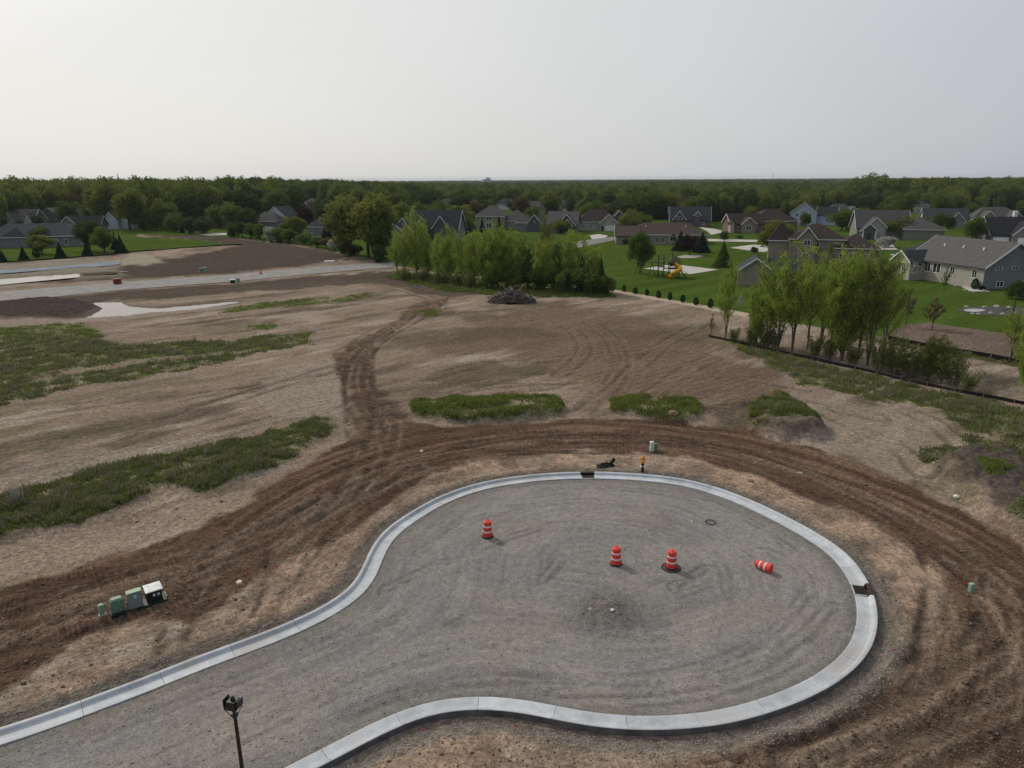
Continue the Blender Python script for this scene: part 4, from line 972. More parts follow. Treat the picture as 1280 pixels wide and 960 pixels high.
def gable_roof(x0, x1, y0, y1, h, rise, axis, ov=.5, th=.22):
    """two slabs meeting at a ridge along axis"""
    m = MB()
    if axis == 'x':
        ym = (y0 + y1) / 2; sl = rise / (ym - y0); d = sl * ov
        for s_ in (1, -1):
            ye = y0 - ov if s_ > 0 else y1 + ov
            q = [(x0 - ov, ye, h - d), (x1 + ov, ye, h - d), (x1 + ov, ym, h + rise), (x0 - ov, ym, h + rise)]
            if s_ < 0: q = q[::-1]
            m.add([(a, b, c + th) for a, b, c in q] + q, [(0, 1, 2, 3), (7, 6, 5, 4), (0, 4, 5, 1), (1, 5, 6, 2), (2, 6, 7, 3), (3, 7, 4, 0)])
    else:
        xm = (x0 + x1) / 2; sl = rise / (xm - x0); d = sl * ov
        for s_ in (1, -1):
            xe = x0 - ov if s_ > 0 else x1 + ov
            q = [(xe, y0 - ov, h - d), (xm, y0 - ov, h + rise), (xm, y1 + ov, h + rise), (xe, y1 + ov, h - d)]
            if s_ < 0: q = q[::-1]
            m.add([(a, b, c + th) for a, b, c in q] + q, [(3, 2, 1, 0), (4, 5, 6, 7), (0, 1, 5, 4), (1, 2, 6, 5), (2, 3, 7, 6), (3, 0, 4, 7)])
    return m
def hip_roof(x0, x1, y0, y1, h, rise, axis, ov=.5):
    a, b, c, d = x0 - ov, x1 + ov, y0 - ov, y1 + ov; ym = (c + d) / 2; xm = (a + b) / 2
    if axis == 'x': k = min((d - c) / 2, (b - a) / 2 - .3); R1, R2 = (a + k, ym, h + rise), (b - k, ym, h + rise)
    else: k = min((b - a) / 2, (d - c) / 2 - .3); R1, R2 = (xm, c + k, h + rise), (xm, d - k, h + rise)
    v = [(a, c, h - .1), (b, c, h - .1), (b, d, h - .1), (a, d, h - .1), (a, c, h + .1), (b, c, h + .1), (b, d, h + .1), (a, d, h + .1), R1, R2]
    f = [(3, 2, 1, 0), (0, 1, 5, 4), (1, 2, 6, 5), (2, 3, 7, 6), (3, 0, 4, 7)]
    f += [(4, 5, 9, 8), (5, 6, 9), (6, 7, 8, 9), (7, 4, 8)] if axis == 'x' else [(4, 5, 8), (5, 6, 9, 8), (6, 7, 9), (7, 4, 8, 9)]
    return MB().add(v, f)
def gable_wall(x0, x1, y0, y1, h, rise, axis):
    m = MB()
    if axis == 'x':
        ym = (y0 + y1) / 2
        v = [(x0, y0, -.6), (x0, y1, -.6), (x0, y1, h), (x0, ym, h + rise), (x0, y0, h)]; v += [(x1, b, c) for a, b, c in v]
    else:
        xm = (x0 + x1) / 2
        v = [(x1, y0, -.6), (x0, y0, -.6), (x0, y0, h), (xm, y0, h + rise), (x1, y0, h)]; v += [(a, y1, c) for a, b, c in v]
    f = [(4, 3, 2, 1, 0), (5, 6, 7, 8, 9)] + [(k, (k + 1) % 5, (k + 1) % 5 + 5, k + 5) for k in range(5)]
    f = [q[::-1] for q in f]
    return m.add(v, f)
def fascia(x0, x1, y0, y1, h, rise, axis, ov, end):
    """white board along one gable end"""
    m = MB(); t = .30
    if axis == 'x':
        X = x0 - ov - .02 if end < 0 else x1 + ov + .02; ym = (y0 + y1) / 2; d = rise / (ym - y0) * ov
        for ye in (y0 - ov, y1 + ov):
            q = [(X, ye, h - d - .03), (X, ym, h + rise - .03), (X, ym, h + rise + t), (X, ye, h - d + t)]
            m.add(q + [(X + .06 * end, b, c) for a, b, c in q], [(0, 1, 2, 3), (7, 6, 5, 4), (0, 4, 5, 1), (1, 5, 6, 2), (2, 6, 7, 3), (3, 7, 4, 0)])
    else:
        Y = y0 - ov - .02 if end < 0 else y1 + ov + .02; xm = (x0 + x1) / 2; d = rise / (xm - x0) * ov
        for xe in (x0 - ov, x1 + ov):
            q = [(xe, Y, h - d - .03), (xm, Y, h + rise - .03), (xm, Y, h + rise + t), (xe, Y, h - d + t)]
            m.add(q + [(a, Y + .06 * end, c) for a, b, c in q], [(0, 1, 2, 3), (7, 6, 5, 4), (0, 4, 5, 1), (1, 5, 6, 2), (2, 6, 7, 3), (3, 7, 4, 0)])
    return m
HOUSES = []
def house(px, py, ang, label, mods, roof='grey', wall='tan', chim=None, group=None, vents=0):
    """mods: (x0, x1, y0, y1, eave, rise, 'x'/'y', 'g'/'h', extras) in metres, front along local -y"""
    x, y = at(px, py); r = empty('house', (x, y, 0), R(ang)); tag(r, label, 'house', group)
    X0 = min(m[0] for m in mods); X1 = max(m[1] for m in mods); HH = max(m[4] + m[5] for m in mods)
    ww = (X1 - X0) * abs(math.cos(R(ang))) + max(m[3] - m[2] for m in mods) * abs(math.sin(R(ang)))
    k = FPX / depth(x, y, 0)
    xm_ = (X0 + X1) / 2; cx = x + math.cos(R(ang)) * xm_
    HOUSES.append((proj(cx, y)[0], py, ww * k / 2, proj(x, y, HH)[1], math.hypot(x, y)))
    for i, m in enumerate(mods):
        x0, x1, y0, y1, h, rise, ax, ty = m[:8]; ex = m[8] if len(m) > 8 else {}
        wm = WL[ex.get('wall', wall)]; rm = RF[ex.get('roof', roof)]
        if ty == 'g':
            gable_wall(x0, x1, y0, y1, h, rise, ax).build('wall', wm, r)
            ro = gable_roof(x0, x1, y0, y1, h + .02, rise, ax).build('roof', rm, r)
            for e in ex.get('fascia', (-1, 1)): fascia(x0, x1, y0, y1, h + .02, rise, ax, .5, e).build('fascia', M['white_paint'], ro)
        else:
            MB().box(x0, x1, y0, y1, -.6, h).build('wall', wm, r); ro = hip_roof(x0, x1, y0, y1, h + .02, rise, ax).build('roof', rm, r)
            MB().box(x0 - .54, x1 + .54, y0 - .54, y0 - .505, h - .1, h + .1).build('gutter', M['white_paint'], ro)
        md = (x0, x1, y0, y1)
        for (sd_, u, z, w, hh) in ex.get('win', ()): window(r, md, sd_, u, z, w, hh)
        for (sd_, u, w) in ex.get('gar', ()): garage(r, md, sd_, u, w)
        for (sd_, u) in ex.get('door', ()): door(r, md, sd_, u)
        if i == 0:
            for v_ in range(vents):
                MB().box(-.15, .15, -.15, .15, 0, .6).build('roof_vent', M['white_paint'], ro).location = (x0 + (x1 - x0) * (.25 + .5 * v_ / max(1, vents - 1)), y0 + (y1 - y0) * .3, h + rise * .62)
    if chim: MB().box(chim[0], chim[0] + 1.1, chim[1], chim[1] + 1.1, 0, chim[2]).build('chimney', WL[chim[3]] if len(chim) > 3 else WL['brick'], r)
    return r
ORD = 'first second third fourth fifth sixth seventh eighth ninth tenth eleventh twelfth thirteenth fourteenth fifteenth sixteenth seventeenth eighteenth nineteenth twentieth'.split()
ORD += ['twenty-' + q for q in ORD[:9]] + ['thirtieth'] + ['thirty-' + q for q in ORD[:9]]
w1 = lambda n, L_, z=1.6, w=1.3, h=1.4, s='f': [(s, L_ * (k + .5) / n, z, w, h) for k in range(n)]
# nearest at the right: long grey ranch, its long wall turned to the left of the picture
A = at(1227, 362); B = at(1133, 346)
ang = math.degrees(math.atan2(A[1] - B[1], A[0] - B[0])); Lh = math.hypot(A[0] - B[0], A[1] - B[1])
house(1133, 346, ang, 'long grey roofed ranch house with gable end and patio at the far right',
      [(0, Lh, 0, 13.5, 4.2, 4.3, 'x', 'g', dict(wall='cream', roof='taupe', fascia=(-1, 1), win=[('f', Lh - 2.2, 2.8, 1.2, 1.7), ('f', Lh - 7.5, 2.8, 1.2, 1.7), ('f', Lh - 11.5, 2.8, 2.2, 2.1), ('f', Lh - 13.9, 2.8, 1.6, 2.1), ('r', 3.2, 3.9, 1.5, .6), ('r', 7.0, 3.9, 1.5, .6), ('r', 4.0, .9, 1.7, 1.1), ('r', 9.6, .9, 1.7, 1.1)])),
       (-.4, 4.6, -3.6, 2, 3.9, 1.9, 'y', 'g', dict(wall='cream', roof='slate', fascia=(-1,), win=[('f', 2.0, 2.6, 1.0, 1.9), ('f', 3.2, 2.6, 1.0, 1.9), ('r', 1.8, 2.5, 2.2, 2.0)])),
       (-9, -.02, 4, 16, 3.8, 3.6, 'x', 'h', dict(roof='slate', wall='grey'))], roof='taupe', wall='grey', vents=3)
MB().add([(Lh + .015, .02, -.55), (Lh + .015, 13.48, -.55), (Lh + .015, 13.48, 4.15), (Lh + .015, 6.75, 8.3), (Lh + .015, .02, 4.15), (Lh + .005, .02, -.55), (Lh + .005, 13.48, -.55), (Lh + .005, 13.48, 4.15), (Lh + .005, 6.75, 8.3), (Lh + .005, .02, 4.15)],
         [(0, 1, 2, 3, 4), (9, 8, 7, 6, 5), (0, 5, 6, 1), (1, 6, 7, 2), (2, 7, 8, 3), (3, 8, 9, 4), (4, 9, 5, 0)]).build('siding', WL['grey'], bpy.data.objects['house'])
house(985, 326, -18, 'tall tan house with dark brown hipped roofs behind the birch clump',
      [(0, 13, 0, 11, 5.6, 3.6, 'x', 'h', dict(win=w1(3, 13, 4.2) + w1(3, 13, 1.5))), (2.0, 6.0, -2.2, 4, 6.2, 2.4, 'y', 'g', dict(fascia=(-1,), win=[('f', 2, 4.9, 1.7, 1.5), ('f', 2, 1.6, 1.7, 1.7)])),
       (11, 21, -1, 10, 3.6, 3.2, 'x', 'h', dict(win=w1(3, 10))), (-5, .5, 2, 10, 5.0, 4.6, 'y', 'h')], roof='darkbrown', wall='tan')
house(922, 356.5, -16, 'small pale gabled pool house with slate roof behind the slender tree',
      [(0, 6.6, 0, 7.5, 3.0, 2.3, 'y', 'g', dict(fascia=(-1,), win=[('f', 5.6, 3.0, .5, .5)])), (6.5, 12.2, 2.5, 9.5, 2.9, 2.2, 'x', 'g', dict(wall='dark', fascia=(1,)))], roof='slate', wall='tan')
house(783, 305, -6, 'low brown roofed ranch house behind the play set',
      [(0, 26, 0, 12, 3.0, 3.6, 'x', 'h', dict(win=[('f', 15.2, 1.7, 2.6, 1.7), ('f', 18.2, 1.7, 2.2, 1.7), ('f', 10.0, 1.4, 1.0, 2.1), ('f', 12.0, 1.4, 1.0, 2.1), ('f', 4, 1.7, 1.6, 1.2), ('f', 22, 1.7, 1.6, 1.2)])),
       (-3.5, 4, -1.5, 9, 2.8, 2.7, 'x', 'g', dict(fascia=(-1,)))], roof='brown', wall='tan', vents=2)
house(720, 288.5, -4, 'brown roofed house with a white gabled garage in the middle distance',
      [(0, 18, 0, 12, 3.6, 4.8, 'x', 'h', dict(wall='cream', win=[('f', 3, 1.9, 1.5, 1.0), ('f', 6, 1.9, 1.5, 1.0)])), (9.8, 17, -2.5, 5, 3.2, 3.3, 'y', 'g', dict(wall='cream', fascia=(-1,), gar=[('f', 4.4, 4.6)], door=[('f', 1.0)])),
       (14, 22, 3, 12, 3.4, 4.6, 'y', 'g', dict(wall='dark', fascia=(-1,)))], roof='darkbrown', wall='cream')
house(838, 283.5, -12, 'slate roofed house with one small dormer and a white left gable',
      [(0, 17, 0, 11, 3.0, 5.4, 'x', 'g', dict(wall='brick', win=w1(3, 17))), (1, 6.5, -2.2, 4, 3.4, 3.4, 'y', 'g', dict(wall='dark', fascia=(-1,), win=[('f', 2.8, 4.0, 2.4, 1.2)])),
       (10.2, 12.8, -.6, 3, 5.2, 1.5, 'y', 'g', dict(wall='dark', fascia=(-1,), win=[('f', 1.3, 5.1, 1.2, 1.1)])), (-.8, 3.5, 3, 10, 5.6, 2.6, 'x', 'g', dict(wall='white', fascia=(-1,), win=[('l', 3, 4.2, 1.4, 1.3)]))], roof='slate', wall='grey')
house(913, 291, 4, 'brown brick house with front gable, right of the slate roofed dormer house',
      [(0, 13, 0, 9, 3.6, 3.4, 'x', 'g', dict(wall='brick', fascia=(-1,), win=w1(2, 13))), (3.8, 9.2, -1.8, 4, 3.5, 2.3, 'y', 'g', dict(wall='tan', fascia=(-1,), win=[('f', 2.7, 1.9, 2.3, 1.8)])),
       (11, 28, 2, 15, 4.2, 4.6, 'x', 'h', dict(wall='brick')), (-.7, .9, -1.5, 1, 3.9, .8, 'y', 'g', dict(wall='cream', fascia=()))], roof='darkbrown', wall='brick')
house(987, 281, -28, 'light blue two storey house with a steep gable behind the brown roofs', [(0, 11, 0, 13, 5.4, 4.4, 'y', 'g', dict(fascia=(-1,), win=w1(2, 11, 4.6) + w1(2, 11, 1.7))), (10.9, 19, 3, 12, 4.6, 3.2, 'x', 'g')], roof='black', wall='blue')
house(1031, 276, -8, 'tan house with a small front gable right of the light blue house', [(0, 15, 0, 10, 3.6, 4.4, 'x', 'h', dict(win=w1(4, 15))), (9, 15.6, -2, 5, 3.6, 3.2, 'y', 'g', dict(fascia=(-1,)))], roof='grey', wall='tan')
house(1070, 298, -14, 'grey roofed house with a columned gabled porch at the right',
      [(0, 17, 0, 12, 3.8, 5.6, 'x', 'g', dict(wall='olive', fascia=(-1, 1), win=[('f', 8.4, 1.9, 2.6, 2.0)])), (2.2, 8.6, -2.5, 4, 4.2, 3.0, 'y', 'g', dict(wall='cream', fascia=(-1,))),
       (.6, 5.6, -4.4, -2.52, 3.0, 2.2, 'y', 'g', dict(wall='dark', fascia=(-1,), door=[('f', 2.5)])), (14.5, 27, -3, 11, 3.4, 4.0, 'x', 'h', dict(wall='olive'))], roof='grey', wall='olive')
for cx in (.9, 5.0): MB().box(cx, cx + .4, -4.85, -4.45, 0, 3.0).build('column', M['white_paint'], bpy.data.objects['house.009'])
house(1118, 267, -6, 'cream house with dark hipped roof far back below the tall trees', [(0, 19, 0, 11, 5.0, 3.2, 'x', 'h', dict(win=w1(5, 19, 1.7) + w1(5, 19, 4.0, 1.2, 1.0)))], roof='slate', wall='cream')
house(1153, 283, -22, 'slate roofed house with white left gable, in front of the wood at the right', [(0, 17, 0, 11, 3.2, 4.2, 'x', 'g', dict(wall='white', fascia=(-1,), win=w1(3, 17))), (10, 15, -2.5, 4, 3.1, 2.8, 'y', 'g', dict(wall='grey', fascia=(-1,)))], roof='slate', wall='white')
house(1216, 281, -10, 'grey brown house with two gables near the right edge', [(0, 20, 0, 11, 3.2, 4.4, 'x', 'h', dict(win=w1(3, 20))), (2, 8, -2.5, 4, 3.1, 2.8, 'y', 'g', dict(fascia=(-1,))), (12.5, 19, -2, 4, 3.1, 3.0, 'y', 'g', dict(fascia=(-1,)))], roof='grey', wall='tan')
house(1237, 306, -9, 'black roofed house with two white garage doors at the right edge',
      [(0, 18, 0, 11, 3.2, 5.0, 'x', 'g', dict(wall='grey', fascia=(-1,), gar=[('f', 3.0, 4.6)])), (5.6, 13.5, -1.6, 5, 3.3, 3.7, 'y', 'g', dict(wall='olive', fascia=(-1,), gar=[('f', 4, 5.0)], win=[('f', 4.0, 4.4, 1.2, 1.4)]))], roof='black', wall='cream', chim=(8.2, 5.5, 10.2, 'white'))
house(594, 287, -12, 'large hip roofed house with tall arched bay among trees left of centre', [(0, 13, 0, 11, 5.6, 4.4, 'x', 'h', dict(wall='tan', win=[('f', 6.2, 4.6, 2.6, 1.6), ('f', 6.2, 1.8, 2.6, 2.4)])), (12, 22, 2, 12, 3.6, 4.4, 'x', 'h')], roof='grey', wall='tan')
house(645, 289, -10, 'grey roofed house with a white edged gable, left of its twin', [(0, 14, 0, 11, 3.4, 4.6, 'x', 'h'), (5, 11, -2, 5, 3.2, 3.4, 'y', 'g', dict(wall='dark', fascia=(-1,), win=[('f', 3, 4.0, .9, .9)]))], roof='grey', wall='grey')
house(684, 291, -12, 'taupe roofed house with a double white edged gable, right of its twin', [(0, 12, 0, 11, 3.4, 4.6, 'x', 'g', dict(fascia=())), (4.6, 11.5, -2, 5, 3.2, 4.0, 'y', 'g', dict(wall='dark', fascia=(-1,))), (6.6, 10.6, -3.4, -2.1, 3.0, 2.4, 'y', 'g', dict(wall='dark', fascia=(-1,)))], roof='taupe', wall='grey')
house(512, 304, -10, 'big slate roofed house with several steep gables behind the central trees',
      [(0, 17, 0, 11, 4.6, 6.0, 'x', 'g', dict(win=w1(3, 17, 3.6))), (-4.6, 1.6, -2, 6, 4.2, 4.2, 'y', 'g', dict(wall='tan', fascia=(-1,), roof='slate')), (2.6, 7.6, -4, 4, 3.5, 4.2, 'y', 'g', dict(wall='dark', fascia=(-1,))), (9.0, 14.5, -2, 5, 5.4, 3.6, 'y', 'g', dict(wall='dark', fascia=(-1,)))], roof='slate', wall='grey')
house(483, 306, -10, 'small gabled garage with pale wall left of the big slate roofed house', [(0, 6.2, 0, 8, 4.0, 2.8, 'y', 'g', dict(fascia=(-1,)))], roof='slate', wall='tan')
house(-22, 310, 9, 'long low grey ranch house with dark roof at the left edge behind spruces',
      [(0, 30, 0, 12, 3.4, 4.0, 'x', 'h', dict(wall='grey', roof='slate', win=[('f', 3, 1.9, 2.6, 1.6), ('f', 10.4, 1.9, 2.6, 1.9), ('f', 13.2, 1.9, 2.6, 1.9), ('f', 22.6, 1.7, 1.5, 1.5), ('f', 26, 1.5, 1.1, 2.1)])), (7.2, 14.5, -1.4, 5, 3.3, 3.2, 'y', 'h', dict(roof='slate'))], roof='slate', wall='grey')
house(8, 285, 2, 'grey roofed house with two pale gables behind the long ranch', [(0, 13, 0, 11, 3.4, 4.8, 'x', 'g', dict(fascia=(1,))), (1, 6, -3, 4, 3.2, 3.8, 'y', 'g', dict(wall='white', fascia=(-1,))), (10.4, 14.4, -3, 4, 3.2, 3.9, 'y', 'g', dict(wall='white', fascia=(-1,)))], roof='grey', wall='grey')
house(48, 279, 4, 'grey roofed house with a wide pale gable at the left', [(0, 12, 0, 12, 3.0, 4.6, 'y', 'g', dict(wall='grey', fascia=(-1,), win=w1(2, 12))), (11.9, 21, 2, 12, 3.1, 3.6, 'x', 'g', dict(wall='redbrick', roof='slate'))], roof='grey', wall='grey')
house(92, 276, 4, 'dark roofed house with low front gables and one light, left of the white house', [(0, 12, 0, 11, 3.0, 4.0, 'x', 'h'), (4.6, 11, -2, 4, 2.8, 2.6, 'y', 'g', dict(fascia=(-1,)))], roof='slate', wall='dark')
house(77, 290, 5, 'small dark blue roofed house with white edged gable behind the long ranch', [(0, 6.4, 0, 7, 3.2, 3.2, 'y', 'g', dict(fascia=(-1,), wall='grey')), (5.5, 16, 1, 8, 3.1, 3.2, 'x', 'g', dict(fascia=(1,)))], roof='black', wall='grey')
house(130, 287, 8, 'white house with black roof standing alone on the left lawn', [(0, 6.4, 0, 14, 3.8, 3.8, 'y', 'g', dict(wall='paleblue', fascia=(-1,), win=[('f', 2, 2, 1, 1.2)])), (6.3, 10.6, 2, 12, 3.0, 3.6, 'y', 'g', dict(wall='paleblue', fascia=(-1,)))], roof='black', wall='paleblue')
house(330, 285, -16, 'grey roofed house with one tall pale gable above the left hedge', [(0, 13, 0, 11, 4.0, 5.4, 'y', 'g', dict(wall='paleblue', fascia=(-1,))), (-1, 11, -6, 1, 3.2, 4.2, 'x', 'h', dict(roof='taupe'))], roof='slate', wall='grey')
house(383, 294, -14, 'low black roofed house at the right end of the left hedge', [(0, 9.5, 0, 9, 3.2, 3.6, 'x', 'h', dict(win=w1(2, 9.5)))], roof='black', wall='grey')
gF = 'small roofs showing among the far trees'
for px, py, rf, wl, lb in ((3, 258, 'slate', 'grey', 'small dark roof among trees near the left edge'), (246, 256, 'slate', 'grey', 'dark blue roofs among trees at the left of the wood'), (275, 253, 'grey', 'tan', 'grey roof right of the dark blue roofs by the wood'),
                           (352, 262, 'brown', 'tan', 'brown gable roof behind dark conifers left of the big tree'), (378, 261, 'taupe', 'grey', 'taupe roof left of the big dense tree, upper one'), (384, 268, 'darkbrown', 'tan', 'brown roof left of the big dense tree, lower one'),
                           (514, 256, 'brown', 'cream', 'cream gable far behind the big tree'), (545, 262, 'brown', 'cream', 'small tan house with flat eave between tree crowns left of centre'), (620, 262, 'slate', 'white', 'white dormer house far behind the hip roofed house'),
                           (655, 268, 'taupe', 'tan', 'tan roof between round trees at centre'), (703, 266, 'slate', 'white', 'slate roofed white house behind the trees left of the white garage'),
                           (1063, 258, 'taupe', 'cream', 'taupe roof at the foot of the tall right wood')):
    house(px, py, random.uniform(-15, 5), lb, [(0, 15, 0, 10, 3.4, 4.2, 'x', random.choice('gh')), (8, 13.5, -2, 4, 3.2, 3.2, 'y', 'g', dict(fascia=(-1,)))], roof=rf, wall=wl, group=gF)
# far office block on the horizon and a mast
x, y = at(606, 231.5); x, y = (-66 * 1.25, 2050 * 1.25); r = empty('office_block', (x, y, -.4), .1); tag(r, 'pale flat topped building on the horizon', 'building')
MB().box(-15, 15, -12, 12, 0, 20).build('wall', WL['white'], r); MB().box(-4, 10, -8, 8, 20, 27).build('penthouse', WL['white'], r); MB().box(-15.3, 15.3, -12.3, 12.3, 19.5, 20.6).build('parapet', WL['grey'], r)
for k in range(3): MB().box(-13, 13, -12.2, -12.05, 6 + k * 5, 8 + k * 5).build('window_band', M['glass'], r)
x, y = (955 - 640) / 888 * 2400, 2400.0; tag(MB().tube((0, 0, 0), (0, 0, 33), 1.0, .5, 6).tube((0, 0, 30), (0, 0, 30.9), 2, 2, 6).build('radio_mast', M['concrete_path']), 'thin mast on the horizon right of centre', 'mast').location = (x, y, -.4)

# ------------------------------------------------------------------ drives, streets, courts
CP = M['concrete_path']
px_sheet('street', [(700, 305), (740, 299), (779, 294.5), (779, 298), (749, 304), (712, 312)], .05, M['asphalt'])
px_sheet('driveway', [(737, 294.2), (748, 292.5), (760, 294.5), (757, 297), (740, 299)], .07, CP)
px_sheet('driveway', [(873, 283.5), (893, 286), (903, 288.5), (901, 291), (889, 293.5), (884, 289)], .05, CP)
px_sheet('street', [(884, 298.5), (943, 299.7), (990, 301), (990, 304), (945, 302.4), (886, 301.5)], .05, CP)
px_sheet('driveway', [(912, 309.5), (939, 306), (958, 305.5), (975, 309), (955, 315), (936, 313)], .05, CP)
px_sheet('driveway', [(1236, 309), (1250, 305), (1290, 305), (1310, 322), (1272, 317)], .05, CP)
px_sheet('driveway', [(1092, 306), (1116, 306), (1122, 312), (1096, 312)], .05, CP)
px_sheet('driveway', [(246, 293), (262, 291.3), (284, 291.2), (283, 293.6), (262, 294.2)], .05, CP)
px_sheet('driveway', [(58, 281.6), (90, 280.3), (92, 282.2), (60, 283.2)], .05, CP)
px_sheet('driveway', [(388, 274.8), (402, 274.2), (404, 276), (390, 276.4)], .05, CP)
px_sheet('sport_court', [(804.5, 335.6), (833, 331.3), (853, 331.5), (898, 337), (863, 342.6)], .05, CP)
px_sheet('patio', [(1132, 346.5), (1180, 351), (1200, 357), (1212, 364), (1238, 364.5), (1229, 361), (1222, 358), (1180, 346), (1140, 343)], .05, CP)
px_sheet('mulch_bed', [(1194, 387), (1212, 383.5), (1240, 383), (1285, 385), (1300, 392), (1262, 395), (1222, 393.5)], .05, simple('mulch', (.055, .055, .06), .95, var=.3, scale=2))
px_sheet('path', [(1203, 387), (1215, 385.5), (1230, 386.5), (1233, 388), (1222, 390), (1208, 389.5)], .09, simple('pale_gravel', (.36, .34, .32), .9, var=.2, scale=2), n_smooth=2)
px_sheet('silt_textile', [(-60, 344), (0, 337), (60, 334), (110, 329), (148, 326.5), (152, 329), (140, 332), (90, 335), (40, 339), (0, 342), (-60, 350)], .12, M['textile_blue'])
px_sheet('planting_bed', [(846, 321), (856, 318.5), (872, 318.5), (880, 320), (868, 322.5), (852, 322.5)], .06, M['stone'])
for k in range(9):
    px, py = 1208 + k * 7.6, (384, 392.6, 393, 384.5, 392, 384, 393, 384.6, 392)[k]
    boulder(px, py, random.uniform(.6, 1.3), '%s boulder from the left around the mulch bed in the right lawn' % ORD[k]).__setitem__('group', 'boulders around the mulch bed')
for k in range(7):
    boulder(1160 + k * 11.5, (349.5, 351, 353.5, 358, 363, 365.4, 364.8)[k], random.uniform(.5, .9), '%s rock from the left edging the patio of the long grey ranch' % ORD[k]).__setitem__('group', 'rocks edging the patio')

# ------------------------------------------------------------------ play set, pole, frame
def beam(a, b, r_=.07, mat='play_wood', name='beam', root=None): return MB().tube(a, b, r_, r_, 4).build(name, M[mat], root)
x, y = at(842, 346.5); r = empty('play_set', (x, y, 0), R(-4), (1.15, 1.15, 1.2)); tag(r, 'wooden play set with yellow spiral slide on the green lawn', 'play set')
for sx in (-.9, .9):
    for sy in (-.9, .9): beam((sx, sy, 0), (sx, sy, 2.9), .09, name='post', root=r)
MB().box(-1.1, 1.1, -1.1, 1.1, 1.55, 1.67).build('deck', M['play_wood'], r)
MB().add([(-1.25, -1.25, 2.9), (1.25, -1.25, 2.9), (1.25, 1.25, 2.9), (-1.25, 1.25, 2.9), (-.3, 0, 3.75), (.3, 0, 3.75)], [(3, 2, 1, 0), (0, 1, 5, 4), (1, 2, 5), (2, 3, 4, 5), (3, 0, 4)]).build('roof', M['play_wood'], r)
for sy in (-1, 1): MB().box(-1, 1, sy * .95 - .03, sy * .95 + .03, 2.1, 2.5).build('railing', M['play_wood'], r)
for sx in (-3.0, -2.0):
    for sy in (-.6, .6): beam((sx, sy, 0), (sx, sy, 4.0), .07, name='post', root=r)
MB().box(-3.1, -1.9, -.7, .7, 1.9, 2.02).build('deck', M['play_wood'], r)
MB().box(-3.1, -1.9, -.68, -.62, 2.6, 2.72).build('railing', M['play_wood'], r)
for zz in (3.85, 3.3): MB().box(-3.1, -1.9, -.72, -.66, zz, zz + .1).build('railing', M['green_box'], r)
MB().box(-2.0, -.9, -.5, .5, 1.6, 1.7).build('bridge', M['play_wood'], r)
beam((-3.0, 0, 2.7), (-7.2, 0, 2.7), .08, name='swing_beam', root=r)
for sx in (-6.6, -7.4):
    pass
for sy in (-1.3, 1.3): beam((-6.9, 0, 2.75), (-7.6 if sy < 0 else -6.2, sy, 0), .07, name='leg', root=r)
for sy in (-1.3, 1.3): beam((-4.2, 0, 2.75), (-4.9 if sy < 0 else -3.3, sy, 0), .07, name='leg', root=r)
for sx in (-6.0, -5.2):
    sw = MB().box(sx - .22, sx + .22, -.1, .1, .5, .54).build('swing_seat', M['rubber'], r)
    for q in (-.2, .2): MB().tube((sx + q, 0, .54), (sx + q, 0, 2.7), .012, .012, 4).build('chain', M['silver'], sw)
hel = []
for t in np.linspace(0, 1, 26): hel.append((.15 + .75 * math.cos(2.2 - t * 6.6), -1.75 + .55 * math.sin(2.2 - t * 6.6), 2.55 - 2.2 * t))
hel.append((-1.6, -2.3, .30)); MB().path(hel, .40, 10, False).build('spiral_slide', M['slide_yellow'], r)
MB().add([(.95, -.4, 1.6), (.95, .2, 1.6), (3.2, .0, .15), (3.2, -.6, .15), (.95, -.4, 1.7), (.95, .2, 1.7), (3.2, .0, .28), (3.2, -.6, .28)], [(3, 2, 1, 0), (4, 5, 6, 7), (0, 1, 5, 4), (1, 2, 6, 5), (2, 3, 7, 6), (3, 0, 4, 7)]).build('straight_slide', M['slide_yellow'], r)
for q in ((1.0, -.9), (1.0, .9)): beam((q[0], q[1], 1.6), (q[0] + 1.3, q[1], 0), .07, name='ladder_rail', root=r)
x, y = at(840, 331); tag(MB().tube((0, 0, 0), (0, 0, height_to(x, y, 292)), .12, .09, 8).box(-.5, .5, -.05, .05, height_to(x, y, 294), height_to(x, y, 292.5)).build('pole', M['black_metal']), 'slim dark pole on the lawn behind the play set', 'pole').location = (x, y, 0)
x, y = at(1266, 393.5); r = empty('swing_frame', (x, y, 0), R(-8)); tag(r, 'dark timber frame with a cross beam at the right edge of the lawn', 'swing frame')
hh = height_to(x, y, 372.5)
beam((0, 0, 0), (0, 0, hh), .11, name='post', root=r); beam((3.4, .2, 0), (3.4, .2, hh), .11, name='post', root=r); beam((-.3, 0, hh), (3.8, .2, hh), .10, name='cross_beam', root=r); beam((0, 0, .9), (-1.6, 0, .75), .09, name='brace', root=r)
# patio table
x, y = at(1187, 349.5); r = empty('patio_table', (x, y, .05)); tag(r, 'pale patio table against the long grey ranch house', 'table')
MB().box(-1.1, 1.1, -.6, .6, .72, .8).build('table_top', M['sticker'], r)
for sx in (-.9, .9):
    for sy in (-.45, .45): MB().tube((sx, sy, 0), (sx, sy, .72), .04, .04, 5).build('leg', M['sticker'], r)

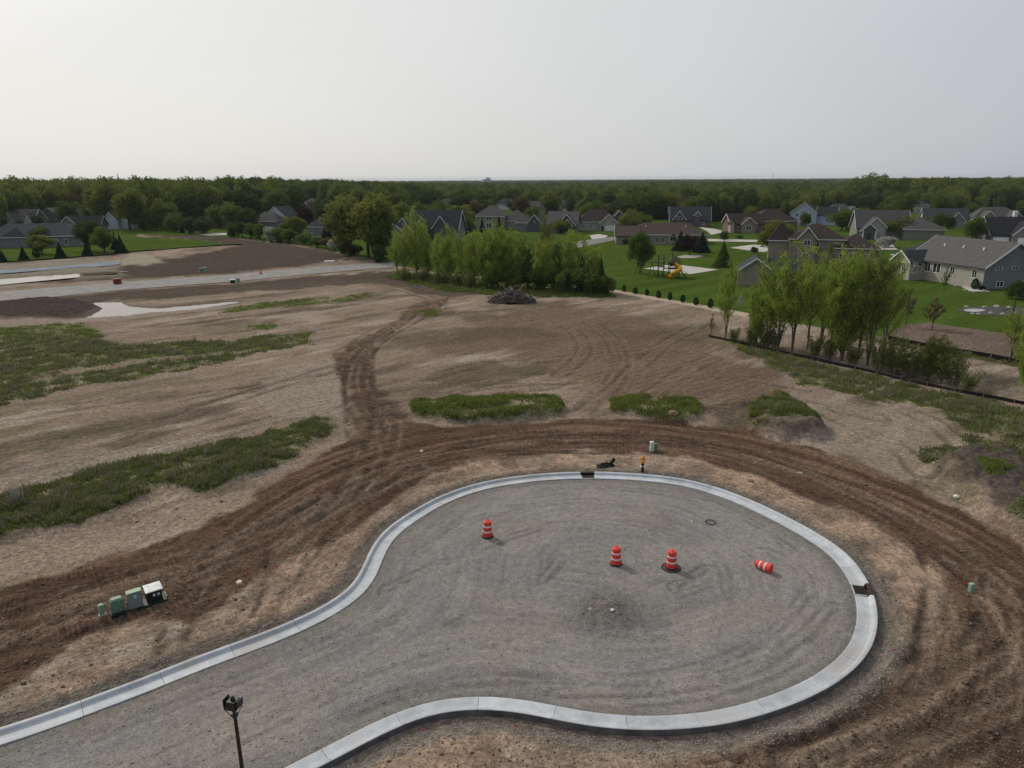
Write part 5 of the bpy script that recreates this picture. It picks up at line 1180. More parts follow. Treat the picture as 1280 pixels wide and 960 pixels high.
# ------------------------------------------------------------------ silt fences
def fence(px_pts, h, label, step=2.4):
    P = smooth_path(px_pts, 0, step, 2); x0, y0 = P[0]; r = empty('silt_fence', (x0, y0, 0)); tag(r, label, 'silt fence')
    zz = terrain(P[:, 0], P[:, 1], False); v = []; f = []
    for i, (x, y) in enumerate(P):
        ox = x - x0 + random.uniform(-.06, .06); oy = y - y0 + random.uniform(-.06, .06); hh = h * random.uniform(.82, 1.1)
        v += [(ox, oy, zz[i] - .1), (ox, oy, zz[i] + hh), (ox + .02, oy + .02, zz[i] + hh), (ox + .02, oy + .02, zz[i] - .1)]
        if i: b = (i - 1) * 4; f += [(b, b + 4, b + 5, b + 1), (b + 2, b + 6, b + 7, b + 3), (b + 1, b + 5, b + 6, b + 2)]
    MB().add(v, f).build('fabric', M['fabric_black'], r)
    st = None
    for i in range(0, len(P)):
        if st is None: st = MB().box(-.025, .025, -.025, .025, 0, 1).mesh('stake', M['deadwood'])
        o = link('stake', st, r); o.location = (P[i][0] - x0 - .04, P[i][1] - y0 - .04, zz[i]); o.scale = (1, 1, h + .12)
fence([(886, 421), (905, 427), (940, 434), (1005, 447), (1080, 464), (1161, 483), (1224, 496), (1285, 509), (1400, 532)], .36, 'long black silt fence along the foot of the right hand trees')
fence([(1110, 424), (1146, 430), (1210, 442), (1271, 453), (1400, 478)], .6, 'short black silt fence between two strips of bare soil behind the right trees', 3.5)
fence([(165, 315.6), (210, 311), (260, 308), (302, 306)], .35, 'black silt fence along the bright lawn at the left', 5)
fence([(0, 328.6), (85, 323.6), (150, 318), (165, 316)], .35, 'black silt fence in front of the spruces at the far left', 5)

# ------------------------------------------------------------------ things left on the field
def small_box(name, px, py, w, d_, h, mat, label, cat, rz=.6, cap=None, group=None):
    x, y = at(px, py); r = empty(name, (x, y, zat(x, y)), rz); tag(r, label, cat, group)
    MB().box(-w / 2, w / 2, -d_ / 2, d_ / 2, 0, h, bev=.05).build('body', M[mat], r)
    MB().box(-w / 2 - .04, w / 2 + .04, -d_ / 2 - .04, d_ / 2 + .04, h - .02, h + .08, bev=.03).build('lid', M[cap or mat], r)
    MB().box(-w / 2 - .08, w / 2 + .08, -d_ / 2 - .08, d_ / 2 + .08, -.05, .06).build('base', M['concrete_path'], r)
small_box('tool_bin', 147, 355, 1.5, 1.2, 1.1, 'red_metal', 'dark red bin beside the far gravel street', 'bin')
small_box('utility_cabinet', 291, 354, .95, .8, .7, 'dark_green_box', 'small black box right beside the far gravel street', 'cabinet', cap='silver')
small_box('utility_cabinet', 297.5, 352.5, .7, .6, .8, 'pale_green_box', 'pale green box touching the small black one by the far street', 'cabinet')
small_box('utility_cabinet', 252, 339.5, .9, .7, .8, 'green_box', 'green box beyond the far gravel street, left of a paler one', 'cabinet')
small_box('utility_cabinet', 257, 338.6, .8, .6, .9, 'pale_green_box', 'paler green box beyond the far gravel street', 'cabinet')
small_box('concrete_block', 412, 328, 2.6, 1.4, .4, 'white_paint', 'white slab lying beyond the far gravel street', 'slab', .2)
small_box('utility_pedestal', 441, 318.5, .3, .3, .9, 'white_paint', 'small white post at the foot of the big dense tree', 'post')
small_box('timber_stack', 59, 347.5, 3.4, .7, .22, 'stone_brown', 'brown plank raft lying in the far puddle', 'planks', .5)
x, y = at(326, 343); drum(x, y, zat(x, y), 'small orange drum standing beside the far gravel street')

SHORT = ['long ranch at the right edge', 'tall tan house', 'pale pool house', 'brown roofed ranch', 'white garage house', 'slate dormer house', 'brown brick house', 'light blue house', 'small gabled tan house', 'columned porch house',
         'cream far house', 'slate house with white gable', 'grey brown two gabled house', 'black roofed garage house', 'house with the arched bay', 'left twin gabled house', 'right twin gabled house', 'steep gabled slate house', 'small gabled garage',
         'long low ranch at the left', 'two pale gabled house', 'wide pale gabled house', 'dark roofed low house', 'small dark blue house', 'white house on the lawn', 'tall pale gabled house', 'low black roofed house',
         'small dark roof at far left', 'dark blue roofs by the wood', 'grey roof by the wood', 'brown roof left of the big tree', 'taupe roof by the big tree', 'lower brown roof by the big tree', 'cream gable behind the big tree', 'tan house between crowns',
         'white dormer house', 'tan roof at centre', 'slate roofed white house', 'taupe roof at the right wood']
assert len(SHORT) == len(HOUSES), (len(SHORT), len(HOUSES))

# ------------------------------------------------------------------ trees
def leaf_quads(C, size, r, elong=1.5, up=.0):
    """one small rhombic leaf cluster at each point of C"""
    n = len(C); a = r.normal(size=(n, 3)); a[:, 2] += up; a /= np.linalg.norm(a, axis=1)[:, None]
    b = r.normal(size=(n, 3)); b -= a * (a * b).sum(1)[:, None]; b /= np.linalg.norm(b, axis=1)[:, None]
    s = (np.asarray(size) * r.uniform(.6, 1.35, n))[:, None]
    c_ = np.cross(a, b)
    v = np.stack([C - b * s * elong / 2, C + c_ * s / 2, C + b * s * elong / 2, C - c_ * s / 2], 1).reshape(-1, 3)
    return v, np.arange(n * 4).reshape(n, 4)
def crown_mesh(name, C, size, seed, tint=None, **k):
    r = np.random.default_rng(seed); v, f = leaf_quads(C, size, r, **k)
    t = r.uniform(0, 1, len(C)) if tint is None else np.clip(tint + r.uniform(-.25, .25, len(C)), 0, 1)
    o = tri_obj(name, v, f, M['leaf_mid'], t, link_it=False); return o
def lobes_points(n, seed, zc=.60, rz=.40, rxy=.5, k=14, lr=.42, fill=.25, ztaper=0.0):
    """points over a crown made of many lobes of unequal size, unit height and unit width"""
    r = np.random.default_rng(seed); L = []
    for i in range(k):
        u = r.normal(size=3); u /= np.linalg.norm(u); q = r.uniform(.35, .78)
        if i < 3: q *= .4
        sz = lr * r.uniform(.6, 1.15)
        tz = 1 - ztaper * max(0, u[2])
        L.append((u * q * (1, 1, 1) * (tz, tz, 1), sz * (1.15 if i < 3 else 1)))
    w = np.array([s ** 2 for _, s in L]); w /= w.sum(); idx = r.choice(len(L), n, p=w)
    c0 = np.array([c for c, _ in L])[idx]; s0 = np.array([s for _, s in L])[idx]
    u = r.normal(size=(n, 3)); u /= np.linalg.norm(u, axis=1)[:, None]
    rad = np.where(r.random(n) < fill, r.uniform(.2, .8, n), r.uniform(.78, 1.08, n))
    P = c0 + u * (s0 * rad)[:, None]
    tint = np.clip(.5 + .55 * (np.random.default_rng(seed + 5).uniform(-1, 1, len(L)))[idx], 0, 1)
    P = np.stack([P[:, 0] * rxy, P[:, 1] * rxy, zc + P[:, 2] * rz], 1)
    return P, tint
def branchy(seed, n, start=.22, stems=3, limbs=9, reach=.24, clump=.03, spread=.28, tall=(.78, 1.0)):
    """a clump of rising stems of unequal height, each with short rising limbs; returns wood and leaf points along the outer parts"""
    r = np.random.default_rng(seed); tub = MB(); ends = []
    for s_ in range(stems):
        a0 = s_ * 6.283 / stems + r.uniform(-.5, .5); q = 0 if s_ == 0 else spread * r.uniform(.5, 1.1); ht = 1.0 if s_ == 0 else r.uniform(*tall) * (1 - .25 * q)
        lead = [np.array([math.cos(a0) * q * (u ** 1.1) + r.normal(0, .012) * u, math.sin(a0) * q * (u ** 1.1) + r.normal(0, .012) * u, ht * u]) for u in np.linspace(0, 1, 9)]
        tub.path([tuple(p) for p in lead], [(.017 if s_ == 0 else .012) * (1 - .88 * i / 8) + .0015 for i in range(9)], 5, False)
        ends.append((lead[5:], .10))
        for j in range(limbs):
            u = start / ht + (.93 - start / ht) * ((j + r.random()) / limbs); h = u * 8; i = min(7, int(h)); base = lead[i] * (1 - h + i) + lead[i + 1] * (h - i)
            a = j * 2.4 + r.uniform(-.4, .4) + s_; L = reach * (1.15 - .85 * u ** 1.5) * r.uniform(.5, 1.25); L = max(L, .05)
            zr = L * r.uniform(.5, 1.0)
            P = [base + np.array([math.cos(a + .35 * w) * L * w, math.sin(a + .35 * w) * L * w, zr * w ** 1.3]) for w in np.linspace(0, 1, 5)]
            tub.path([tuple(p) for p in P], [.006 * (1 - .8 * w) + .001 for w in np.linspace(0, 1, 5)], 3, False); ends.append((P, L))
            for _ in range(2):
                b = P[r.integers(1, 4)]; a2 = a + r.uniform(-1.3, 1.3); l2 = L * r.uniform(.35, .65)
                Q = [b + np.array([math.cos(a2) * l2 * w, math.sin(a2) * l2 * w, l2 * .8 * w]) for w in (0, .5, 1)]
                tub.path([tuple(p) for p in Q], [.0025, .0018, .001], 3, False); ends.append((Q, l2))
    W = np.array([e[1] for e in ends]) * r.uniform(.35, 1.5, len(ends)); W = W / W.sum(); idx = r.choice(len(ends), n, p=W); tl = r.uniform(0, 1, len(ends)); C = np.empty((n, 3))
    for i, e in enumerate(idx):
        P = ends[e][0]; u = .15 + .85 * r.random() ** .8; q = u * (len(P) - 1); k = min(int(q), len(P) - 2); w = q - k; C[i] = P[k] * (1 - w) + P[k + 1] * w
    C += r.normal(0, clump, (n, 3)) * (1, 1, .7); C[:, 2] = np.clip(C[:, 2], .01, 1.01)
    return tub, C, tl[idx]
def trunk_mesh(h=.45, r0=.022, limbs=5, seed=1):
    r = np.random.default_rng(seed); m = MB(); m.path([(0, 0, -.02), (.004, .003, h * .4), (.0, .01, h)], [r0 * 1.25, r0, r0 * .6], 7, False)
    for k in range(limbs):
        a = k * 2.4 + r.uniform(0, .5); z0 = h * r.uniform(.6, .95)
        m.path([(0, 0, z0), (math.cos(a) * .14, math.sin(a) * .14, z0 + .12), (math.cos(a) * .27, math.sin(a) * .27, z0 + .3)], [r0 * .5, r0 * .35, r0 * .12], 5, False)
    return m
PROTO = {}
def proto(kind, crowns, trunks): PROTO[kind] = (crowns, trunks)
tm = [trunk_mesh(.45, .022, 5, k).mesh('trunk', M['bark_dark']) for k in range(2)]
cr_ = []
for k in range(5):
    P, t_ = lobes_points(4200, 100 + k, zc=.51, rz=.45, k=18 + 2 * k, lr=.42); cr_.append(crown_mesh('crown', P, .042, k, t_))
proto('round', cr_, tm)
cr_ = []
for k in range(3):
    P, t_ = lobes_points(6500, 140 + k, zc=.51, rz=.44, k=36, lr=.29, fill=.35, ztaper=.12); cr_.append(crown_mesh('crown', P, .030, k, t_))
proto('full', cr_, tm)
cr_ = []
for k in range(3):
    P, t_ = lobes_points(2600, 200 + k, zc=.48, rz=.42, k=13, lr=.42, ztaper=.35); cr_.append(crown_mesh('foliage', P, .05, k, t_))
proto('shrub', cr_, [trunk_mesh(.3, .03, 6, 3).mesh('stem', M['bark_dark'])])
cr_ = []; tr_ = []
for k in range(5):
    tb, C_, t_ = branchy(300 + k, 7000, start=.20, stems=3, limbs=12, reach=.30, clump=.026, spread=.26); cr_.append(crown_mesh('crown', C_, .0135, k, t_)); tr_.append(tb.mesh('trunk', M['bark']))
proto('airy', cr_, tr_)
cr_ = []; tr_ = []
for k in range(3):
    tb, C_, t_ = branchy(340 + k, 11000, start=.06, stems=5, limbs=13, reach=.26, clump=.036, spread=.32); cr_.append(crown_mesh('crown', C_, .0155, k, t_)); tr_.append(tb.mesh('trunk', M['bark']))
proto('poplar', cr_, tr_)
cr_ = []; tr_ = []
for k in range(2):
    tb, C_, t_ = branchy(360 + k, 1100, start=.25, stems=2, limbs=10, reach=.30, clump=.025); cr_.append(crown_mesh('crown', C_, .030, k, t_)); tr_.append(tb.mesh('trunk', M['bark']))
proto('sparse', cr_, tr_)
cr_ = []
for k in range(3):
    r = np.random.default_rng(400 + k); n = 3000; h = r.random(n) ** 1.5; lay = np.floor(h * 11) / 11; ph = (h - lay) * 11
    R_ = (1 - h) * .5 * (.62 + .40 * (1 - ph)) * r.uniform(.55, 1.0, n) ** .5 * (1 + .12 * np.sin(np.arange(n) % 7)); a = r.uniform(0, 6.283, n)
    C_ = np.stack([np.cos(a) * R_, np.sin(a) * R_, .05 + h * .94 - R_ * .12], 1); cr_.append(crown_mesh('crown', C_, .05 * (1.15 - h * .7), k, h * .3 + r.uniform(0, .6, n), elong=2))
proto('spruce', cr_, [MB().path([(0, 0, -.02), (0, 0, .5), (0, 0, .97)], [.024, .014, .002], 6, False).mesh('trunk', M['bark_dark'])])
cr_ = []
for k in range(2):
    r = np.random.default_rng(440 + k); n = 1800; h = r.random(n); R_ = .5 * np.sqrt(np.clip(np.sin(np.pi * np.clip(h, 0, 1) ** .75), 0, 1)) * r.uniform(.75, 1.05, n); a = r.uniform(0, 6.283, n)
    C_ = np.stack([np.cos(a) * R_, np.sin(a) * R_, .04 + h * .95], 1); cr_.append(crown_mesh('crown', C_, .06, k, elong=1.8, up=.5))
proto('arbor', cr_, [MB().path([(0, 0, -.02), (0, 0, .5)], [.04, .02], 6, False).mesh('trunk', M['bark_dark'])])
cr_ = []; 
for k in range(3):
    r = np.random.default_rng(460 + k); tb = MB(); Cs = []
    for j in range(22):
        a = r.uniform(0, 6.283); q = r.uniform(.1, .5); t2 = (math.cos(a) * q, math.sin(a) * q, r.uniform(.5, 1.0)); b = (math.cos(a) * q * .35, math.sin(a) * q * .35, -.02); mid = (math.cos(a) * q * .6, math.sin(a) * q * .6, t2[2] * .55)
        tb.path([b, mid, t2], [.012, .008, .003], 3, False)
        for w_ in r.uniform(.25, 1, 55): Cs.append([b[0] + (t2[0] - b[0]) * w_ + r.normal(0, .05), b[1] + (t2[1] - b[1]) * w_ + r.normal(0, .05), max(.02, t2[2] * w_ + r.normal(0, .05))])
    cr_.append((crown_mesh('foliage', np.array(Cs), .045, k), tb.mesh('stems', M['deadwood'])))
proto('brush', [c for c, _ in cr_], [t for _, t in cr_])
NT = 0
def plant(name, x, y, z, h, w, kind, leaf, label, cat='tree', group=None, bark=None):
    global NT; NT += 1
    cs, ts = PROTO[kind]; r = empty(name, (x, y, z), random.uniform(0, 6.28), (w * random.uniform(.93, 1.07), w * random.uniform(.93, 1.07), h)); tag(r, label, cat, group)
    i = random.randrange(len(cs)); c = link(cs[i].name.split('.')[0], cs[i], r)
    c.material_slots[0].link = 'OBJECT'; c.material_slots[0].material = M[leaf]
    t = ts[i % len(ts)]; t = link(t.name.split('.')[0], t, r)
    if bark: t.material_slots[0].link = 'OBJECT'; t.material_slots[0].material = M[bark]
    return r
def ptree(px, base, top, wpx, kind, leaf, label, cat='tree', group=None, name='tree', bark=None, dz=0):
    x, y = at(px, base); z = zat(x, y) if math.hypot(x, y) < 200 else 0.0
    h = height_to(x, y, top) - z; w = wpx / FPX * depth(x, y, z + h / 2) * (1.2 if kind in ('round', 'full') else 1.0)
    return plant(name, x, y, z + dz, h, w, kind, leaf, label, cat, group, bark)
def row(items, label, cat, group, name, bark=None):
    """a left-to-right row: labels count along it"""
    items = sorted(items, key=lambda q: q[0])
    for i, (px, b, t, w, k, lf) in enumerate(items):
        ptree(px, b, t, w, k, lf, label % ORD[i], cat, group, name, bark)

# evergreen globes along the pale stone strip
row([(780, 364.5, 356, 5, 'arbor', 'arbor'), (794, 367, 359.3, 6.5, 'arbor', 'arbor'), (808.5, 369.3, 361, 5.5, 'arbor', 'arbor'), (823, 372.2, 363.4, 6.5, 'arbor', 'arbor'), (837.3, 375, 365, 6, 'arbor', 'arbor'),
     (853.2, 378, 368.6, 6.2, 'arbor', 'arbor'), (869.7, 381.3, 371.4, 6.6, 'arbor', 'arbor'), (887.7, 384.8, 373.2, 7.4, 'arbor', 'arbor'), (905, 388.4, 376, 7, 'arbor', 'arbor')],
    '%s small clipped evergreen from the left on the pale stone strip', 'shrub', 'clipped evergreens on the stone strip', 'evergreen_shrub')
# clump at the right
row([(944, 432, 350, 44, 'poplar', 'leaf_bright'), (960, 435, 322, 66, 'airy', 'leaf_bright'), (972, 438, 314, 74, 'airy', 'leaf_bright'), (990, 441, 304, 78, 'airy', 'leaf_bright'), (1009, 437, 311, 60, 'airy', 'leaf_bright'), (1026, 430, 306, 66, 'airy', 'leaf_mid'), (1038, 448, 308, 70, 'airy', 'leaf_bright'), (1052, 451, 305, 84, 'poplar', 'leaf_bright'), (1071, 453, 309, 70, 'airy', 'leaf_bright'),
     (1084, 457, 306, 84, 'airy', 'leaf_olive'), (1104, 449, 314, 66, 'airy', 'leaf_bright')],
    '%s tall fresh green tree from the left in the clump behind the long silt fence', 'tree', 'tall young trees behind the long silt fence', 'tree')
ptree(907, 423, 326, 38, 'airy', 'leaf_bright', 'slender pale leaved tree alone at the left end of the long silt fence')
ptree(1264, 447, 386, 46, 'airy', 'leaf_bright', 'small bright tree leaning over the short silt fence at the right edge')
ptree(1283, 502, 372, 62, 'poplar', 'leaf_bright', 'bushy bright tree cut by the right picture edge')
ptree(1288, 470, 410, 50, 'shrub', 'leaf_mid', 'leafy bush at the right edge under the bright tree', 'bush', name='bush')
row([(918, 428, 408.32, 20, 'brush', 'brush'), (940, 432, 404.12, 24, 'brush', 'brush'), (955, 434, 407.76, 24, 'brush', 'brush'), (968, 436, 403.2, 26, 'brush', 'brush'), (1020, 444, 416.12, 30, 'brush', 'brush'), (1035, 449, 418.66, 30, 'brush', 'brush'), (1064, 456, 424.84, 34, 'brush', 'brush'),
     (1100, 464, 421.36, 38, 'brush', 'brush'), (1118, 467, 418.62, 40, 'brush', 'brush'), (1134, 470, 429, 36, 'brush', 'brush'), (1160, 474, 416.6, 44, 'poplar', 'leaf_olive'), (1176, 478, 420.6, 42, 'poplar', 'leaf_olive'), (1192, 482, 434.44, 40, 'brush', 'brush'), (1150, 473, 432.82, 32, 'brush', 'brush'), (1208, 490, 458.84, 34, 'brush', 'brush')],
    '%s wild shrub from the left along the foot of the long silt fence', 'shrub', 'wild shrubs along the long silt fence', 'wild_shrub')
ptree(1132, 408, 362, 22, 'sparse', 'twig', 'thin bare twiggy tree at the corner of the brown soil'); ptree(1165, 412, 372, 40, 'sparse', 'leaf_rust', 'wide bare bush with rusty buds before the brown soil', 'bush', name='bush')
ptree(1261, 417, 394, 16, 'sparse', 'leaf_olive', 'tiny crooked sapling on the lawn edge at the right'); ptree(889, 421, 392, 10, 'sparse', 'twig', 'bent bare sapling at the very start of the long silt fence')
# the belt behind the field
row([(497, 345, 290, 34, 'airy', 'leaf_bright'), (507, 346, 280, 34, 'airy', 'leaf_bright'), (521, 345, 259, 44, 'poplar', 'leaf_bright'), (534, 347, 287, 36, 'poplar', 'leaf_bright'), (548, 350, 296, 34, 'airy', 'leaf_bright'), (562, 352, 280, 44, 'poplar', 'leaf_bright'), (578, 355, 290, 40, 'airy', 'leaf_bright'),
     (592, 357, 286, 42, 'poplar', 'leaf_bright'), (607, 359, 284, 42, 'poplar', 'leaf_bright'), (622, 360, 278, 54, 'poplar', 'leaf_bright'), (638, 360, 283, 48, 'poplar', 'leaf_bright'), (655, 359, 296, 36, 'poplar', 'leaf_mid'), (680, 357, 264, 34, 'airy', 'leaf_olive'), (680, 360, 296, 34, 'poplar', 'leaf_bright'),
     (700, 360, 298, 34, 'poplar', 'leaf_mid'), (712, 362, 284, 40, 'poplar', 'leaf_bright'), (728, 364, 292, 44, 'airy', 'leaf_bright'), (744, 364, 306, 36, 'poplar', 'leaf_bright')],
    '%s yellow green tree from the left in the belt behind the brush heap', 'tree', 'yellow green trees of the central belt', 'tree')
row([(507, 350, 334, 24, 'brush', 'brush'), (528, 352, 334, 26, 'brush', 'brush'), (550, 355, 336, 26, 'brush', 'brush'), (572, 357, 338, 26, 'brush', 'brush'), (588, 360, 338, 26, 'brush', 'brush'), (640, 362, 334, 34, 'shrub', 'leaf_mid'), (660, 361, 330, 36, 'shrub', 'leaf_dark'), (676, 362, 328, 36, 'shrub', 'leaf_mid'),
     (692, 363, 328, 34, 'shrub', 'leaf_mid'), (708, 366, 330, 34, 'shrub', 'leaf_mid'), (724, 367, 326, 36, 'shrub', 'leaf_mid'), (741, 368, 334, 34, 'shrub', 'leaf_mid'), (757, 369, 340, 28, 'shrub', 'leaf_mid'), (615, 362, 332, 34, 'shrub', 'leaf_mid')],
    '%s low bush from the left under the central tree belt', 'bush', 'bushes under the central tree belt', 'bush')
ptree(727, 366, 318, 20, 'spruce', 'needles', 'dark spruce inside the right part of the central belt', name='spruce_tree'); ptree(751, 368, 322, 22, 'spruce', 'leaf_dark', 'greyish spruce at the right end of the central belt', name='spruce_tree')
# big dense tree and the hedge
ptree(436, 321, 236, 68, 'full', 'leaf_olive', 'left half of the big dense pair of trees above the hedge end'); ptree(461, 323, 232, 74, 'full', 'leaf_olive', 'tallest dense tree at the right end of the left hedge')
ptree(478, 326, 262, 34, 'full', 'leaf_mid', 'mid green tree leaning on the right side of the big dense tree')
ptree(432, 320, 290, 26, 'shrub', 'leaf_dark', 'dark bush under the left side of the big dense tree', 'bush', name='bush'); ptree(475, 328, 300, 34, 'shrub', 'leaf_dark', 'dark bush under the right side of the big dense tree', 'bush', name='bush')
row([(293, 296, 273, 22, 'shrub', 'leaf_dark'), (303, 297, 272, 24, 'shrub', 'leaf_dark'), (314, 298, 275, 24, 'shrub', 'leaf_mid'), (326, 299.5, 275, 24, 'shrub', 'leaf_mid'), (339, 302, 279, 24, 'shrub', 'blossom'), (350, 303, 280, 24, 'shrub', 'leaf_mid'), (368, 300, 264, 34, 'full', 'leaf_olive'), (363, 304, 282, 28, 'shrub', 'leaf_mid'),
     (382, 306, 289, 26, 'shrub', 'leaf_mid'), (396, 309, 294, 22, 'shrub', 'leaf_dark'), (408, 311, 293, 22, 'shrub', 'leaf_rust'), (419, 313, 296, 22, 'shrub', 'blossom'), (430, 316, 298, 22, 'shrub', 'leaf_mid'), (443, 319, 302, 22, 'shrub', 'leaf_dark')],
    '%s hedge bush from the left along the dark ploughed soil', 'bush', 'hedge bushes along the ploughed soil', 'hedge_bush')
# the left lawn
for a in ((30, 324.5, 307, 13, 'spruce', 'needles', 'dark spruce left of the bright round tree on the left lawn'), (76, 322.5, 302, 15, 'spruce', 'needles', 'dark spruce right of the bright round tree on the left lawn'), (109.5, 319.5, 301.5, 14, 'spruce', 'needles', 'dark spruce below the pair of round trees'),
          (152, 316.5, 293, 17, 'spruce', 'needles', 'dark spruce in front of the white house'), (145, 312, 290, 13, 'spruce', 'needles', 'thin dark spruce between the round pair and the front spruce'), (4, 327, 312, 11, 'spruce', 'needles', 'dark spruce at the left picture edge'),
          (228, 291, 279, 8, 'spruce', 'needles', 'small dark spruce at the right end of the left lawn')):
    ptree(*a[:6], a[6], 'spruce', None, 'spruce_tree')
for a in ((53, 318, 288, 33, 'full', 'leaf_olive', 'bright round tree in front of the long grey ranch'), (48, 308, 280, 34, 'full', 'leaf_mid', 'darker round tree behind the bright one at the ranch'), (113, 314, 272, 34, 'full', 'leaf_dark', 'left one of the pair of dark round trees on the left lawn'),
          (131, 316, 276, 30, 'full', 'leaf_mid', 'right one of the pair of round trees on the left lawn'), (46, 322, 310, 9, 'arbor', 'arbor', 'small round evergreen between two spruces on the left lawn'), (163, 288, 229, 44, 'full', 'leaf_olive', 'very tall round tree behind the white house'),
          (254, 292, 268, 27, 'round', 'leaf_dark', 'dark round tree at the left end of the driveway'), (238, 292, 268, 18, 'round', 'leaf_dark', 'smaller dark tree left of the round one by the driveway'), (220, 290, 264, 24, 'round', 'leaf_mid', 'leafy tree at the right end of the left lawn'),
          (197, 288, 250, 26, 'round', 'leaf_mid', 'tree right of the very tall one behind the white house'), (206, 287, 243, 28, 'round', 'leaf_olive', 'taller tree behind the lawn right of the white house'), (183, 287, 266, 18, 'round', 'leaf_dark', 'dark low tree beside the small frame right of the white house'),
          (148, 282, 246, 34, 'round', 'leaf_olive', 'olive tree left of the very tall round one'), (122, 278, 246, 34, 'round', 'leaf_mid', 'mid green tree above the dark roofed house'), (92, 276, 236, 26, 'round', 'leaf_rust', 'brownish budding tree in front of the left wood'),
          (88, 280, 249, 30, 'round', 'leaf_mid', 'green tree under the brownish budding one'), (38, 272, 251, 20, 'round', 'leaf_olive', 'bright round tree behind the two gabled house'), (24, 272, 252, 16, 'round', 'leaf_dark', 'dark round tree behind the two gabled house'),
          (48, 285, 267, 14, 'round', 'leaf_dark', 'small dark tree between the two gabled houses at the left'), (3, 290, 267, 18, 'round', 'leaf_mid', 'round tree at the left picture edge above the ranch roof'), (83, 279, 264, 12, 'round', 'leaf_dark', 'small tree before the red walled garage'),
          (275, 285, 252, 34, 'round', 'leaf_olive', 'left one of two olive trees above the driveway'), (290, 287, 250, 30, 'round', 'leaf_mid', 'right one of two olive trees above the driveway'), (309, 288, 257, 26, 'round', 'leaf_dark', 'dark tree left of the tall pale gable'),
          (322, 276, 248, 30, 'round', 'leaf_olive', 'olive tree behind the tall pale gable'), (332, 268, 247, 22, 'round', 'leaf_olive', 'light olive tree just above the tall pale gable'), (373, 276, 248, 14, 'round', 'leaf_olive', 'narrow yellow tree right of the pale gable'),
          (362, 276, 252, 12, 'spruce', 'needles', 'dark conifer between the pale gable and the yellow tree'), (386, 284, 258, 26, 'round', 'leaf_purple', 'dark red tree left of the big dense tree'), (404, 290, 246, 22, 'round', 'leaf_dark', 'dark tall tree touching the left of the big dense tree'),
          (409, 300, 268, 16, 'spruce', 'needles', 'dark conifer under the left side of the big dense tree')):
    ptree(*a[:6], a[6], name='tree' if a[4] not in ('spruce',) else 'spruce_tree')
